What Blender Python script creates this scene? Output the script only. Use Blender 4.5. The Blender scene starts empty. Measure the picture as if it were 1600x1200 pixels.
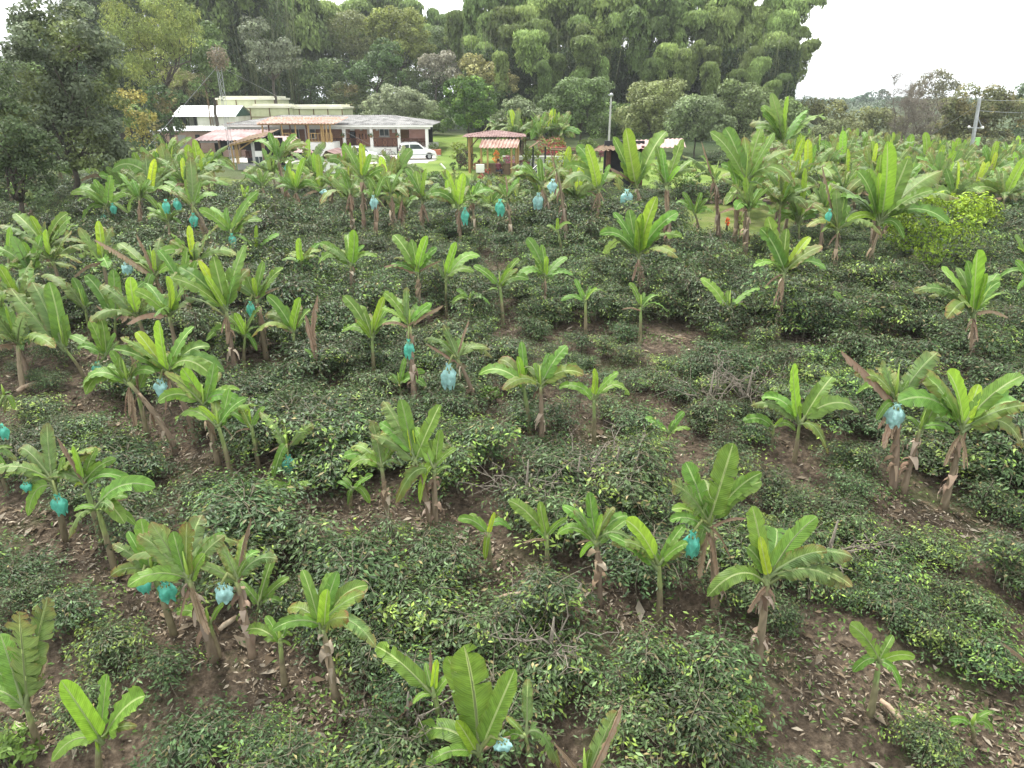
import bpy, math, random, re
import numpy as np
from mathutils import Vector, Matrix, noise as mnoise
from math import radians, sin, cos, pi, atan, tan, sqrt

S = bpy.context.scene
HAZE = True
COL = S.collection

# ------------------------------------------------------------------ camera
CAMZ = 10.0
PITCH = radians(22.4)
FPX = 1080.0
cam_d = bpy.data.cameras.new('camera')
cam_d.sensor_width = 36
cam_d.lens = 36 * FPX / 1600
cam_d.clip_start = 0.1
cam_d.clip_end = 6000
cam = bpy.data.objects.new('camera', cam_d)
COL.objects.link(cam)
cam.location = (0, 0, CAMZ)
cam.rotation_euler = (pi/2 - PITCH, 0, 0)
S.camera = cam

# ------------------------------------------------------------------ sky and sun
SUN_EL, SUN_AZ = radians(62), radians(-35)     # high sun behind thin cloud
w = bpy.data.worlds.new('World'); S.world = w; w.use_nodes = True
nt = w.node_tree; nt.nodes.clear()
sky = nt.nodes.new('ShaderNodeTexSky'); sky.sky_type = 'NISHITA'
sky.sun_disc = False; sky.sun_elevation = SUN_EL; sky.sun_rotation = SUN_AZ
sky.air_density = 1.0; sky.dust_density = 4.0; sky.ozone_density = 1.0
hs = nt.nodes.new('ShaderNodeHueSaturation'); hs.inputs['Saturation'].default_value = 0.25
tc = nt.nodes.new('ShaderNodeTexCoord')
nz = nt.nodes.new('ShaderNodeTexNoise'); nz.inputs['Scale'].default_value = 1.6; nz.inputs['Detail'].default_value = 5
mp = nt.nodes.new('ShaderNodeMapping'); mp.inputs['Scale'].default_value = (1, 1, 3)
cr = nt.nodes.new('ShaderNodeValToRGB')
cr.color_ramp.elements[0].position = 0.3; cr.color_ramp.elements[0].color = (8.4, 9.0, 9.3, 1)
cr.color_ramp.elements[1].position = 0.7; cr.color_ramp.elements[1].color = (10.4, 10.6, 10.4, 1)
mx = nt.nodes.new('ShaderNodeMix'); mx.data_type = 'RGBA'; mx.inputs[0].default_value = 0.8
bg = nt.nodes.new('ShaderNodeBackground'); bg.inputs['Strength'].default_value = 0.07
wo = nt.nodes.new('ShaderNodeOutputWorld')
L = nt.links.new
L(tc.outputs['Generated'], mp.inputs[0]); L(mp.outputs[0], nz.inputs[0]); L(nz.outputs[0], cr.inputs[0])
L(sky.outputs[0], hs.inputs['Color']); L(hs.outputs[0], mx.inputs[6]); L(cr.outputs[0], mx.inputs[7])
L(mx.outputs[2], bg.inputs[0]); L(bg.outputs[0], wo.inputs[0])
sd = bpy.data.lights.new('sun', 'SUN'); sd.energy = 1.5; sd.angle = radians(11); sd.color = (1, .965, .9)
so = bpy.data.objects.new('sun', sd); COL.objects.link(so)
# light comes from the direction (az measured from +Y towards +X as the sky does)
sv = Vector((sin(SUN_AZ)*cos(SUN_EL), cos(SUN_AZ)*cos(SUN_EL), sin(SUN_EL)))
so.rotation_euler = sv.to_track_quat('Z', 'Y').to_euler()
S.view_settings.view_transform = 'Standard'; S.view_settings.look = 'None'
S.view_settings.exposure = 2.0; S.view_settings.gamma = 1
S.cycles.max_bounces = 6; S.cycles.diffuse_bounces = 3; S.cycles.glossy_bounces = 2
S.cycles.transmission_bounces = 4; S.cycles.volume_bounces = 0; S.cycles.transparent_max_bounces = 6
S.cycles.use_denoising = True
S.cycles.caustics_reflective = False; S.cycles.caustics_refractive = False

# ------------------------------------------------------------------ helpers
def ray(px, py):
    cx, cy = (px-800)/FPX, (600-py)/FPX
    return Vector((cx, cos(PITCH)+cy*sin(PITCH), -sin(PITCH)+cy*cos(PITCH)))
def at(px, py, Y):
    d = ray(px, py); return Vector((0, 0, CAMZ)) + d*(Y/d.y)
GT_Y = np.array([-50, 0, 5, 7.4, 9.3, 13, 18.4, 22.8, 30, 40, 60, 90, 115, 160, 300, 900, 2600.])
GT_Z = np.array([-1, -.3, .3, .7, 1.0, 1.6, 2.4, 3.0, 3.7, 4.0, 4.0, 4.05, 5.0, 5.2, 4.0, 7.5, 11.])
def gz(x, y):
    z = np.interp(y, GT_Y, GT_Z)
    n = .07*np.sin(1.3*x+.7*y)+.06*np.sin(2.1*y-1.1*x+1)+.035*np.sin(4.3*x+2)*np.sin(3.9*y)
    f = np.clip((52-y)/12, 0.12, 1)
    far = np.clip((y-160)/400, 0, 1)
    return z + n*f + far*(1.6*np.sin(x*.004+1)+1.2*np.sin(x*.011+y*.003))
def G(px, py):
    d = ray(px, py); t = 5.0
    for i in range(6000):
        p = Vector((0, 0, CAMZ))+d*t
        if p.z <= gz(p.x, p.y): break
        t *= 1.002
    return p
def X(px, Y, z): return (px-800)/FPX*(Y*cos(PITCH)+(CAMZ-z)*sin(PITCH))
def Z(py, Y): return CAMZ - Y*tan(PITCH-atan((600-py)/FPX))

def tag(o, label=None, cat=None, group=None, kind=None):
    if label: o['label'] = label
    if cat: o['category'] = cat
    if group: o['group'] = group
    if kind: o['kind'] = kind
    return o
def empty(name, loc, rz=0, **k):
    o = bpy.data.objects.new(name, None); COL.objects.link(o)
    o.location = loc; o.rotation_euler = (0, 0, rz); o.empty_display_size = .2
    return tag(o, **k)
def link(name, me, mat, parent=None, smooth=True):
    """vertices in world space; stored relative to the parent's location"""
    if mat and not me.materials: me.materials.append(mat)
    o = bpy.data.objects.new(name, me); COL.objects.link(o)
    if parent: o.parent = parent
    if smooth and len(me.polygons): me.polygons.foreach_set('use_smooth', [True]*len(me.polygons))
    return o
def np_mesh(name, V, F, col=None, extra=None, matidx=None):
    """V Nx3, F list/array of equal-length faces"""
    V = np.asarray(V, dtype=np.float32); F = np.asarray(F, dtype=np.int32)
    me = bpy.data.meshes.new(name)
    n, k = F.shape
    me.vertices.add(len(V)); me.vertices.foreach_set('co', V.ravel())
    me.loops.add(n*k); me.loops.foreach_set('vertex_index', F.ravel())
    me.polygons.add(n); me.polygons.foreach_set('loop_start', np.arange(0, n*k, k, dtype=np.int32))
    me.polygons.foreach_set('loop_total', np.full(n, k, dtype=np.int32))
    me.update(calc_edges=True)
    if col is not None:
        a = me.color_attributes.new('Col', 'FLOAT_COLOR', 'POINT')
        c = np.ones((len(V), 4), dtype=np.float32); c[:, :3] = col
        a.data.foreach_set('color', c.ravel())
    if extra is not None:
        a = me.attributes.new('lv', 'FLOAT_VECTOR', 'POINT')
        a.data.foreach_set('vector', np.asarray(extra, dtype=np.float32).ravel())
    return me
class MB:
    """collects boxes, bars, polygons in world space; build() links them as one mesh object"""
    def __init__(s): s.v = []; s.f = []
    def poly(s, pts):
        b = len(s.v); s.v += [tuple(p) for p in pts]; s.f.append(list(range(b, b+len(pts)))); return s
    def box(s, x0, x1, y0, y1, z0, z1):
        b = len(s.v)
        s.v += [(x, y, z) for z in (z0, z1) for x, y in ((x0, y0), (x1, y0), (x1, y1), (x0, y1))]
        s.f += [[b+i for i in q] for q in ((3, 2, 1, 0), (4, 5, 6, 7), (0, 1, 5, 4), (1, 2, 6, 5), (2, 3, 7, 6), (3, 0, 4, 7))]
        return s
    def bar(s, a, b_, r, r2=None, n=6, cap=True):
        a, b_ = Vector(a), Vector(b_); r2 = r if r2 is None else r2
        d = (b_-a).normalized(); u = d.orthogonal().normalized(); v = d.cross(u); b = len(s.v)
        for p, q in ((a, r), (b_, r2)):
            s.v += [tuple(p+u*cos(2*pi*i/n)*q+v*sin(2*pi*i/n)*q) for i in range(n)]
        s.f += [[b+i, b+(i+1) % n, b+n+(i+1) % n, b+n+i] for i in range(n)]
        if cap: s.f += [[b+i for i in range(n-1, -1, -1)], [b+n+i for i in range(n)]]
        return s
    def tube(s, pts, rs, n=6):
        pts = [Vector(p) for p in pts]; base = len(s.v); u = None
        for i, p in enumerate(pts):
            d = (pts[min(i+1, len(pts)-1)]-pts[max(i-1, 0)]).normalized()
            u = d.orthogonal().normalized() if u is None else (u-d*u.dot(d)).normalized()
            v = d.cross(u); r = rs[i] if hasattr(rs, '__len__') else rs
            s.v += [tuple(p+u*cos(2*pi*k/n)*r+v*sin(2*pi*k/n)*r) for k in range(n)]
        for i in range(len(pts)-1):
            for k in range(n):
                a, b = base+i*n, base+(i+1)*n
                s.f.append([a+k, a+(k+1) % n, b+(k+1) % n, b+k])
        s.f += [[base+k for k in range(n-1, -1, -1)], [base+(len(pts)-1)*n+k for k in range(n)]]
        return s
    def ball(s, c, r, n=8, m=6):
        c = Vector(c); base = len(s.v); r = (r, r, r) if not hasattr(r, '__len__') else r
        for j in range(1, m):
            t = pi*j/m
            s.v += [(c.x+r[0]*sin(t)*cos(2*pi*i/n), c.y+r[1]*sin(t)*sin(2*pi*i/n), c.z+r[2]*cos(t)) for i in range(n)]
        s.v += [(c.x, c.y, c.z+r[2]), (c.x, c.y, c.z-r[2])]; top, bot = len(s.v)-2, len(s.v)-1
        for j in range(m-2):
            for i in range(n):
                a = base+j*n; s.f.append([a+i, a+n+i, a+n+(i+1) % n, a+(i+1) % n])
        for i in range(n):
            s.f.append([top, base+i, base+(i+1) % n]); a = base+(m-2)*n; s.f.append([bot, a+(i+1) % n, a+i])
        return s
    def build(s, name, mat, parent=None, smooth=False, bevel=0):
        o0 = Vector(parent_origin(parent)) if parent else None
        me = bpy.data.meshes.new(name)
        me.from_pydata([tuple(Vector(p)-o0) for p in s.v] if parent else s.v, [], s.f); me.update()
        o = link(name, me, mat, parent, smooth)
        if bevel:
            m = o.modifiers.new('bevel', 'BEVEL'); m.width = bevel; m.segments = 2; m.limit_method = 'ANGLE'
        return o
def parent_origin(p):
    o = Vector((0, 0, 0))
    while p: o += p.location; p = p.parent
    return o
def top(o, mesh_origin=False): return o

# ------------------------------------------------------------------ materials
def newmat(name):
    m = bpy.data.materials.new(name); m.use_nodes = True
    nt = m.node_tree; b = nt.nodes['Principled BSDF']
    return m, nt, b
def N(nt, typ, **k):
    n = nt.nodes.new(typ)
    for a, v in k.items(): setattr(n, a, v)
    return n
def noise_col(name, cols, scale=3, rough=.8, bump=.2, detail=6, stretch=None, bscale=None, metallic=0, spec=.3):
    """colour from a noise-driven ramp"""
    m, nt, b = newmat(name); l = nt.links.new
    t = N(nt, 'ShaderNodeTexCoord'); mp = N(nt, 'ShaderNodeMapping')
    if stretch: mp.inputs['Scale'].default_value = stretch
    n = N(nt, 'ShaderNodeTexNoise'); n.inputs['Scale'].default_value = scale; n.inputs['Detail'].default_value = detail
    r = N(nt, 'ShaderNodeValToRGB'); e = r.color_ramp.elements
    for i, c in enumerate(cols):
        pos = .3+.4*i/max(1, len(cols)-1)
        if i < 2: e[i].position = pos; e[i].color = (*c, 1)
        else: x = e.new(pos); x.color = (*c, 1)
    l(t.outputs['Object'], mp.inputs[0]); l(mp.outputs[0], n.inputs[0]); l(n.outputs[0], r.inputs[0]); l(r.outputs[0], b.inputs['Base Color'])
    b.inputs['Roughness'].default_value = rough; b.inputs['Metallic'].default_value = metallic
    b.inputs['Specular IOR Level'].default_value = spec
    if bump:
        n2 = N(nt, 'ShaderNodeTexNoise'); n2.inputs['Scale'].default_value = bscale or scale*4; n2.inputs['Detail'].default_value = 4
        bp = N(nt, 'ShaderNodeBump'); bp.inputs['Strength'].default_value = bump; bp.inputs['Distance'].default_value = .05
        l(mp.outputs[0], n2.inputs[0]); l(n2.outputs[0], bp.inputs['Height']); l(bp.outputs[0], b.inputs['Normal'])
    return m
def leaf_mat(name, rough=.5, transl=.25, spec=.35, randobj=.25, veins=False, noise_sc=0):
    m, nt, b = newmat(name); l = nt.links.new
    a = N(nt, 'ShaderNodeAttribute', attribute_name='Col')
    oi = N(nt, 'ShaderNodeObjectInfo')
    hv = N(nt, 'ShaderNodeHueSaturation')
    mr = N(nt, 'ShaderNodeMapRange'); mr.inputs[3].default_value = 1-randobj; mr.inputs[4].default_value = 1+randobj
    l(oi.outputs['Random'], mr.inputs[0]); l(mr.outputs[0], hv.inputs['Value'])
    mh = N(nt, 'ShaderNodeMapRange'); mh.inputs[3].default_value = .485; mh.inputs[4].default_value = .512
    ml = N(nt, 'ShaderNodeMath', operation='MULTIPLY'); ml.inputs[1].default_value = 7.31
    fr = N(nt, 'ShaderNodeMath', operation='FRACT')
    l(oi.outputs['Random'], ml.inputs[0]); l(ml.outputs[0], fr.inputs[0]); l(fr.outputs[0], mh.inputs[0]); l(mh.outputs[0], hv.inputs['Hue'])
    col = a.outputs['Color']
    if veins:
        lv = N(nt, 'ShaderNodeAttribute', attribute_name='lv')
        sp = N(nt, 'ShaderNodeSeparateXYZ'); l(lv.outputs['Vector'], sp.inputs[0])
        # x = metres along the blade, y = 0..1 from midrib to edge
        ab = sp.outputs[1]
        k = N(nt, 'ShaderNodeMath', operation='MULTIPLY_ADD'); k.inputs[1].default_value = -.12
        l(ab, k.inputs[0]); l(sp.outputs[0], k.inputs[2])
        wv = N(nt, 'ShaderNodeMath', operation='MULTIPLY'); wv.inputs[1].default_value = 150; l(k.outputs[0], wv.inputs[0])
        sn = N(nt, 'ShaderNodeMath', operation='SINE'); l(wv.outputs[0], sn.inputs[0])
        cm = N(nt, 'ShaderNodeCombineXYZ'); 
        k2 = N(nt, 'ShaderNodeMath', operation='MULTIPLY'); k2.inputs[1].default_value = 9; l(k.outputs[0], k2.inputs[0])
        l(k2.outputs[0], cm.inputs[0]); l(oi.outputs['Random'], cm.inputs[2]); 
        k3 = N(nt, 'ShaderNodeMath', operation='MULTIPLY'); k3.inputs[1].default_value = .8; l(ab, k3.inputs[0]); l(k3.outputs[0], cm.inputs[1])
        nn = N(nt, 'ShaderNodeTexNoise'); nn.inputs['Scale'].default_value = 1.6; nn.inputs['Detail'].default_value = 3; l(cm.outputs[0], nn.inputs[0])
        m1 = N(nt, 'ShaderNodeMapRange'); m1.inputs[1].default_value = .3; m1.inputs[2].default_value = .7; m1.inputs[3].default_value = .78; m1.inputs[4].default_value = 1.25; l(nn.outputs[0], m1.inputs[0])
        m2 = N(nt, 'ShaderNodeMath', operation='MULTIPLY_ADD'); m2.inputs[1].default_value = .09; l(sn.outputs[0], m2.inputs[0]); l(m1.outputs[0], m2.inputs[2])
        vv = N(nt, 'ShaderNodeVectorMath', operation='SCALE'); l(a.outputs['Color'], vv.inputs[0]); l(m2.outputs[0], vv.inputs['Scale'])
        rib = N(nt, 'ShaderNodeMapRange'); rib.inputs[1].default_value = .05; rib.inputs[2].default_value = .11; rib.inputs[3].default_value = 1; rib.inputs[4].default_value = 0; l(ab, rib.inputs[0])
        mk = N(nt, 'ShaderNodeMix'); mk.data_type = 'RGBA'; mk.inputs[7].default_value = (.4, .5, .19, 1)
        rm = N(nt, 'ShaderNodeMath', operation='MULTIPLY'); rm.inputs[1].default_value = .95; l(rib.outputs[0], rm.inputs[0])
        rz = N(nt, 'ShaderNodeMath', operation='MULTIPLY'); l(rm.outputs[0], rz.inputs[0]); l(sp.outputs[2], rz.inputs[1])
        l(rz.outputs[0], mk.inputs[0]); l(vv.outputs[0], mk.inputs[6])
        # pale waxy underside
        gm = N(nt, 'ShaderNodeNewGeometry'); mb = N(nt, 'ShaderNodeMix'); mb.data_type = 'RGBA'
        bf = N(nt, 'ShaderNodeMath', operation='MULTIPLY'); bf.inputs[1].default_value = .45; l(gm.outputs['Backfacing'], bf.inputs[0])
        hb = N(nt, 'ShaderNodeMix'); hb.data_type = 'RGBA'; hb.inputs[0].default_value = .5; hb.inputs[7].default_value = (.19, .27, .15, 1)
        l(mk.outputs[2], hb.inputs[6]); l(bf.outputs[0], mb.inputs[0]); l(mk.outputs[2], mb.inputs[6]); l(hb.outputs[2], mb.inputs[7])
        col = mb.outputs[2]
        bp = N(nt, 'ShaderNodeBump'); bp.inputs['Strength'].default_value = .25; bp.inputs['Distance'].default_value = .01
        l(sn.outputs[0], bp.inputs['Height']); l(bp.outputs[0], b.inputs['Normal'])
    l(col, hv.inputs['Color'])
    l(hv.outputs[0], b.inputs['Base Color'])
    b.inputs['Roughness'].default_value = rough; b.inputs['Specular IOR Level'].default_value = spec
    tr = N(nt, 'ShaderNodeBsdfTranslucent'); ms = N(nt, 'ShaderNodeMixShader'); ms.inputs[0].default_value = transl
    hs2 = N(nt, 'ShaderNodeHueSaturation'); hs2.inputs['Value'].default_value = 1.3; hs2.inputs['Hue'].default_value = .485
    l(hv.outputs[0], hs2.inputs['Color']); l(hs2.outputs[0], tr.inputs[0])
    out = nt.nodes['Material Output']
    l(b.outputs[0], ms.inputs[1]); l(tr.outputs[0], ms.inputs[2]); l(ms.outputs[0], out.inputs[0])
    return m
M = {}
M['banana'] = leaf_mat('banana leaf', .45, .34, .3, .14, veins=True)
M['dry'] = leaf_mat('dry banana leaf', .9, .15, .1, .2)
M['tree'] = leaf_mat('tree foliage', .55, .25, .3, .1)
M['coffee'] = leaf_mat('coffee foliage', .45, .16, .26, .3)
M['bamboo'] = leaf_mat('bamboo foliage', .6, .3, .2, .34)
M['stem'] = leaf_mat('banana stem', .75, 0, .2, .15)
def attr_noise_mat(name, sc, rough=.8):
    return None
M['twig'] = noise_col('pale twig', [(.13, .11, .085), (.24, .21, .17)], 20, .9, 0)
M['coffeetwig'] = noise_col('coffee branch', [(.07, .065, .04), (.16, .14, .1)], 20, .9, 0)
M['bark'] = noise_col('tree bark', [(.04, .035, .028), (.1, .085, .065)], 4, .95, .4, stretch=(1, 1, .3))
M['culm'] = noise_col('bamboo culm', [(.05, .07, .025), (.12, .13, .05)], 2, .6, 0)
M['white'] = noise_col('white paint', [(.72, .71, .68), (.82, .81, .78)], 1.2, .6, .05)
M['whitewall'] = noise_col('white plaster', [(.6, .585, .54), (.8, .79, .76)], .9, .85, .1)
M['whiteroof'] = noise_col('white sheet roof', [(.7, .72, .72), (.84, .85, .85)], .7, .5, .05)
M['greyroof'] = noise_col('weathered fibre cement', [(.1, .098, .095), (.2, .195, .19), (.3, .29, .28)], 1.3, .85, .1)
M['pinkroof'] = noise_col('faded red sheet roof', [(.33, .2, .19), (.42, .3, .29), (.5, .41, .4)], 1.1, .7, .1)
M['palepink'] = noise_col('pale pink sheet roof', [(.3, .19, .175), (.38, .27, .25)], 1.1, .7, .1)
M['brown_tile'] = noise_col('weathered brown tile', [(.1, .06, .055), (.2, .12, .11), (.28, .2, .18)], 2.5, .85, .2)
M['redclay'] = noise_col('clay tile', [(.27, .15, .12), (.38, .25, .2), (.46, .36, .32)], 2, .8, .2)
M['wood'] = noise_col('golden bamboo wood', [(.28, .18, .07), (.42, .28, .12)], 3, .6, .1, stretch=(1, 1, .2))
M['darkwood'] = noise_col('dark brown wood', [(.05, .018, .012), (.1, .04, .025)], 3, .6, .1)
M['oldwood'] = noise_col('old brown wood', [(.1, .07, .045), (.22, .15, .09)], 3, .9, .2, stretch=(1, 1, .2))
M['dark'] = noise_col('dark interior', [(.012, .013, .016), (.03, .032, .036)], 2, .8, 0)  # near-black: shade of open bays put into colour; also plain dark posts, frames
M['glass'] = noise_col('window glass', [(.03, .04, .05), (.08, .1, .11)], 1, .12, 0, spec=.6)
M['greywall'] = noise_col('grey render', [(.22, .22, .21), (.34, .33, .31)], 1.2, .9, .15)
M['concrete'] = noise_col('concrete', [(.3, .3, .29), (.44, .43, .41)], 2, .85, .1)
M['metal'] = noise_col('galvanised metal', [(.3, .31, .32), (.45, .46, .47)], 3, .45, 0, metallic=.6)
M['net'] = noise_col('greenhouse netting', [(.42, .44, .27), (.55, .56, .38)], 1.3, .85, .05)
M['netroof'] = noise_col('greenhouse roof sheet', [(.62, .6, .46), (.74, .72, .6)], 1, .7, .05)
M['tire'] = noise_col('tyre rubber', [(.015, .015, .015), (.03, .03, .03)], 5, .9, 0)
M['carwhite'] = noise_col('white car paint', [(.74, .74, .73), (.8, .8, .79)], 1, .25, 0, spec=.5)
M['red'] = noise_col('red paint', [(.4, .03, .03), (.5, .06, .05)], 3, .5, 0)
M['darkgreen'] = noise_col('dark green paint', [(.03, .08, .065), (.05, .11, .09)], 3, .6, 0)
M['terracotta'] = noise_col('terracotta', [(.3, .1, .05), (.42, .17, .1)], 5, .85, .1)
M['skin'] = noise_col('skin', [(.3, .16, .1), (.36, .2, .13)], 6, .6, 0)
M['maroon'] = noise_col('maroon cloth', [(.09, .02, .035), (.14, .035, .05)], 8, .9, .1)
M['navy'] = noise_col('dark trousers', [(.02, .025, .04), (.035, .04, .06)], 8, .9, .1)
M['hair'] = noise_col('black hair', [(.01, .008, .007), (.02, .016, .014)], 20, .6, 0)
M['blind'] = noise_col('brown roller blind', [(.16, .085, .07), (.2, .11, .09)], 2, .85, 0)
M['limegreen'] = noise_col('lime green panel', [(.25, .55, .12), (.35, .65, .2)], 2, .6, 0)
M['orange'] = noise_col('orange petals', [(.75, .2, .02), (.8, .35, .03)], 8, .7, 0)

def brick_mat(name, c1, c2, mortar, scale):
    m, nt, b = newmat(name); l = nt.links.new
    t = N(nt, 'ShaderNodeTexCoord'); s = N(nt, 'ShaderNodeSeparateXYZ'); c = N(nt, 'ShaderNodeCombineXYZ')
    l(t.outputs['Object'], s.inputs[0]); l(s.outputs[0], c.inputs[0]); l(s.outputs[2], c.inputs[1])
    k = N(nt, 'ShaderNodeTexBrick'); k.inputs['Scale'].default_value = scale
    k.inputs['Color1'].default_value = (*c1, 1); k.inputs['Color2'].default_value = (*c2, 1); k.inputs['Mortar'].default_value = (*mortar, 1)
    k.inputs['Mortar Size'].default_value = .02
    l(c.outputs[0], k.inputs['Vector']); l(k.outputs[0], b.inputs['Base Color']); b.inputs['Roughness'].default_value = .9
    return m
M['brick'] = brick_mat('orange brick', (.42, .2, .12), (.35, .16, .095), (.36, .26, .19), 2.2)
M['oldbrick'] = brick_mat('weathered brick', (.3, .17, .13), (.36, .23, .18), (.4, .34, .3), 2.0)

def plastic_mat(name, c):
    m, nt, b = newmat(name); l = nt.links.new
    n = N(nt, 'ShaderNodeTexNoise'); n.inputs['Scale'].default_value = 9; n.inputs['Detail'].default_value = 5
    t = N(nt, 'ShaderNodeTexCoord'); l(t.outputs['Object'], n.inputs[0])
    r = N(nt, 'ShaderNodeValToRGB'); e = r.color_ramp.elements
    e[0].position = .35; e[0].color = (*[x*.6 for x in c], 1); e[1].position = .62; e[1].color = (*c, 1)
    l(n.outputs[0], r.inputs[0]); l(r.outputs[0], b.inputs['Base Color'])
    b.inputs['Roughness'].default_value = .28
    bp = N(nt, 'ShaderNodeBump'); bp.inputs['Strength'].default_value = .9; bp.inputs['Distance'].default_value = .06
    l(n.outputs[0], bp.inputs['Height']); l(bp.outputs[0], b.inputs['Normal'])
    tr = N(nt, 'ShaderNodeBsdfTranslucent'); tr.inputs[0].default_value = (*c, 1)
    tp = N(nt, 'ShaderNodeBsdfTransparent'); m1 = N(nt, 'ShaderNodeMixShader'); m2 = N(nt, 'ShaderNodeMixShader')
    m1.inputs[0].default_value = .45; m2.inputs[0].default_value = .06
    l(b.outputs[0], m1.inputs[1]); l(tr.outputs[0], m1.inputs[2]); l(m1.outputs[0], m2.inputs[1]); l(tp.outputs[0], m2.inputs[2])
    l(m2.outputs[0], nt.nodes['Material Output'].inputs[0])
    return m
M['bag_g'] = plastic_mat('teal plastic film', (.19, .74, .58))
M['bag_b'] = plastic_mat('light blue plastic film', (.55, .88, .86))

# ------------------------------------------------------------------ ground
def ground_mat():
    m, nt, b = newmat('field soil'); l = nt.links.new
    t = N(nt, 'ShaderNodeTexCoord')
    n1 = N(nt, 'ShaderNodeTexNoise'); n1.inputs['Scale'].default_value = .55; n1.inputs['Detail'].default_value = 9; n1.inputs['Roughness'].default_value = .7
    n2 = N(nt, 'ShaderNodeTexNoise'); n2.inputs['Scale'].default_value = 6; n2.inputs['Detail'].default_value = 8; n2.inputs['Roughness'].default_value = .75
    n3 = N(nt, 'ShaderNodeTexVoronoi'); n3.inputs['Scale'].default_value = 9
    r1 = N(nt, 'ShaderNodeValToRGB'); e = r1.color_ramp.elements
    e[0].position = .34; e[0].color = (.035, .026, .018, 1); e[1].position = .66; e[1].color = (.2, .155, .11, 1)
    x = e.new(.5); x.color = (.1, .075, .053, 1)
    l(t.outputs['Object'], n2.inputs[0]); l(t.outputs['Object'], n1.inputs[0]); l(t.outputs['Object'], n3.inputs[0]); l(n2.outputs[0], r1.inputs[0])
    # weeds and moss in patches
    r2 = N(nt, 'ShaderNodeMapRange'); r2.inputs[1].default_value = .52; r2.inputs[2].default_value = .66; l(n1.outputs[0], r2.inputs[0])
    f2 = N(nt, 'ShaderNodeMath', operation='MULTIPLY'); f2.inputs[1].default_value = .6; l(r2.outputs[0], f2.inputs[0])
    mg = N(nt, 'ShaderNodeMix'); mg.data_type = 'RGBA'; mg.inputs[7].default_value = (.05, .075, .02, 1)
    l(f2.outputs[0], mg.inputs[0]); l(r1.outputs[0], mg.inputs[6])
    # far land turns to pasture and scrub
    sp = N(nt, 'ShaderNodeSeparateXYZ'); l(t.outputs['Object'], sp.inputs[0])
    rf = N(nt, 'ShaderNodeMapRange'); rf.inputs[1].default_value = 50; rf.inputs[2].default_value = 62; l(sp.outputs[1], rf.inputs[0])
    nf = N(nt, 'ShaderNodeTexNoise'); nf.inputs['Scale'].default_value = .06; nf.inputs['Detail'].default_value = 8; l(t.outputs['Object'], nf.inputs[0])
    rr = N(nt, 'ShaderNodeValToRGB'); e = rr.color_ramp.elements
    e[0].position = .4; e[0].color = (.03, .05, .018, 1); e[1].position = .62; e[1].color = (.08, .1, .04, 1); l(nf.outputs[0], rr.inputs[0])
    mf = N(nt, 'ShaderNodeMix'); mf.data_type = 'RGBA'; l(rf.outputs[0], mf.inputs[0]); l(mg.outputs[2], mf.inputs[6]); l(rr.outputs[0], mf.inputs[7])
    l(mf.outputs[2], b.inputs['Base Color']); b.inputs['Roughness'].default_value = .95
    b.inputs['Specular IOR Level'].default_value = .15
    bp = N(nt, 'ShaderNodeBump'); bp.inputs['Strength'].default_value = 1; bp.inputs['Distance'].default_value = .12
    ad = N(nt, 'ShaderNodeMath', operation='MULTIPLY_ADD'); ad.inputs[1].default_value = .5; l(n3.outputs['Distance'], ad.inputs[0]); l(n2.outputs[0], ad.inputs[2])
    l(ad.outputs[0], bp.inputs['Height']); l(bp.outputs[0], b.inputs['Normal'])
    return m
def lawn_mat(name, c0, c1, c2, sc):
    m = noise_col(name, [c0, c1, c2], sc, .9, .5, detail=10, bscale=25, spec=.1); return m
def sheet(name, xs, ys, mat, dz=0, mask=None, **k):
    xs, ys = np.array(xs), np.array(ys); XX, YY = np.meshgrid(xs, ys)
    ZZ = gz(XX, YY)+dz
    V = np.stack([XX.ravel(), YY.ravel(), ZZ.ravel()], 1); nx, ny = len(xs), len(ys)
    i, j = np.meshgrid(np.arange(nx-1), np.arange(ny-1)); a = (j*nx+i).ravel()
    F = np.stack([a, a+1, a+1+nx, a+nx], 1)
    if mask is not None:
        c = V[F].mean(1); F = F[mask(c[:, 0], c[:, 1])]
        u, inv = np.unique(F, return_inverse=True); V = V[u]; F = inv.reshape(F.shape)
    o = link(name, np_mesh(name, V, F), mat); tag(o, **k); return o
def steps(a, b, s): return list(np.arange(a, b, s))
gx = [-3000, -1800, -1000, -600, -380, -250, -170, -120, -90, -75]+steps(-62, 62, .5)+[62, 75, 90, 120, 170, 250, 380, 600, 1000, 1800, 3000]
gy = [-60, -30, -10, -2, 2]+steps(4, 62, .4)+steps(62, 130, 2)+[132, 145, 160, 180, 210, 250, 300, 370, 460, 580, 720, 900, 1150, 1500, 2000, 2600]
tag(sheet('ground', gx, gy, ground_mat()), kind='structure')
def inpoly(x, y, P):
    x, y = np.asarray(x), np.asarray(y); r = np.zeros(x.shape, bool); n = len(P)
    for i in range(n):
        x0, y0 = P[i]; x1, y1 = P[(i+1) % n]
        c = ((y0 > y) != (y1 > y)) & (x < (x1-x0)*(y-y0)/((y1-y0) or 1e-9)+x0); r ^= c
    return r
LAWN = [(-10, 47), (3, 50), (14, 52), (20, 58), (20, 74), (10, 80), (2, 84), (-2, 100), (-6, 112), (-12, 112), (-20, 99), (-48, 99), (-50, 88), (-30, 80), (-20, 66), (-13, 53)]
def wob(x, y): return .5*np.sin(x*1.1+y*.6)+.35*np.sin(y*1.7-x*.4)
def lawn_mask(x, y): return inpoly(x+wob(x, y), y+wob(y, x), LAWN)
sheet('lawn', steps(-52, 24, .5), steps(44, 114, .5), lawn_mat('lawn grass', (.075, .125, .02), (.12, .18, .035), (.17, .21, .055), .25), .02, lawn_mask, kind='structure')
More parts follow.
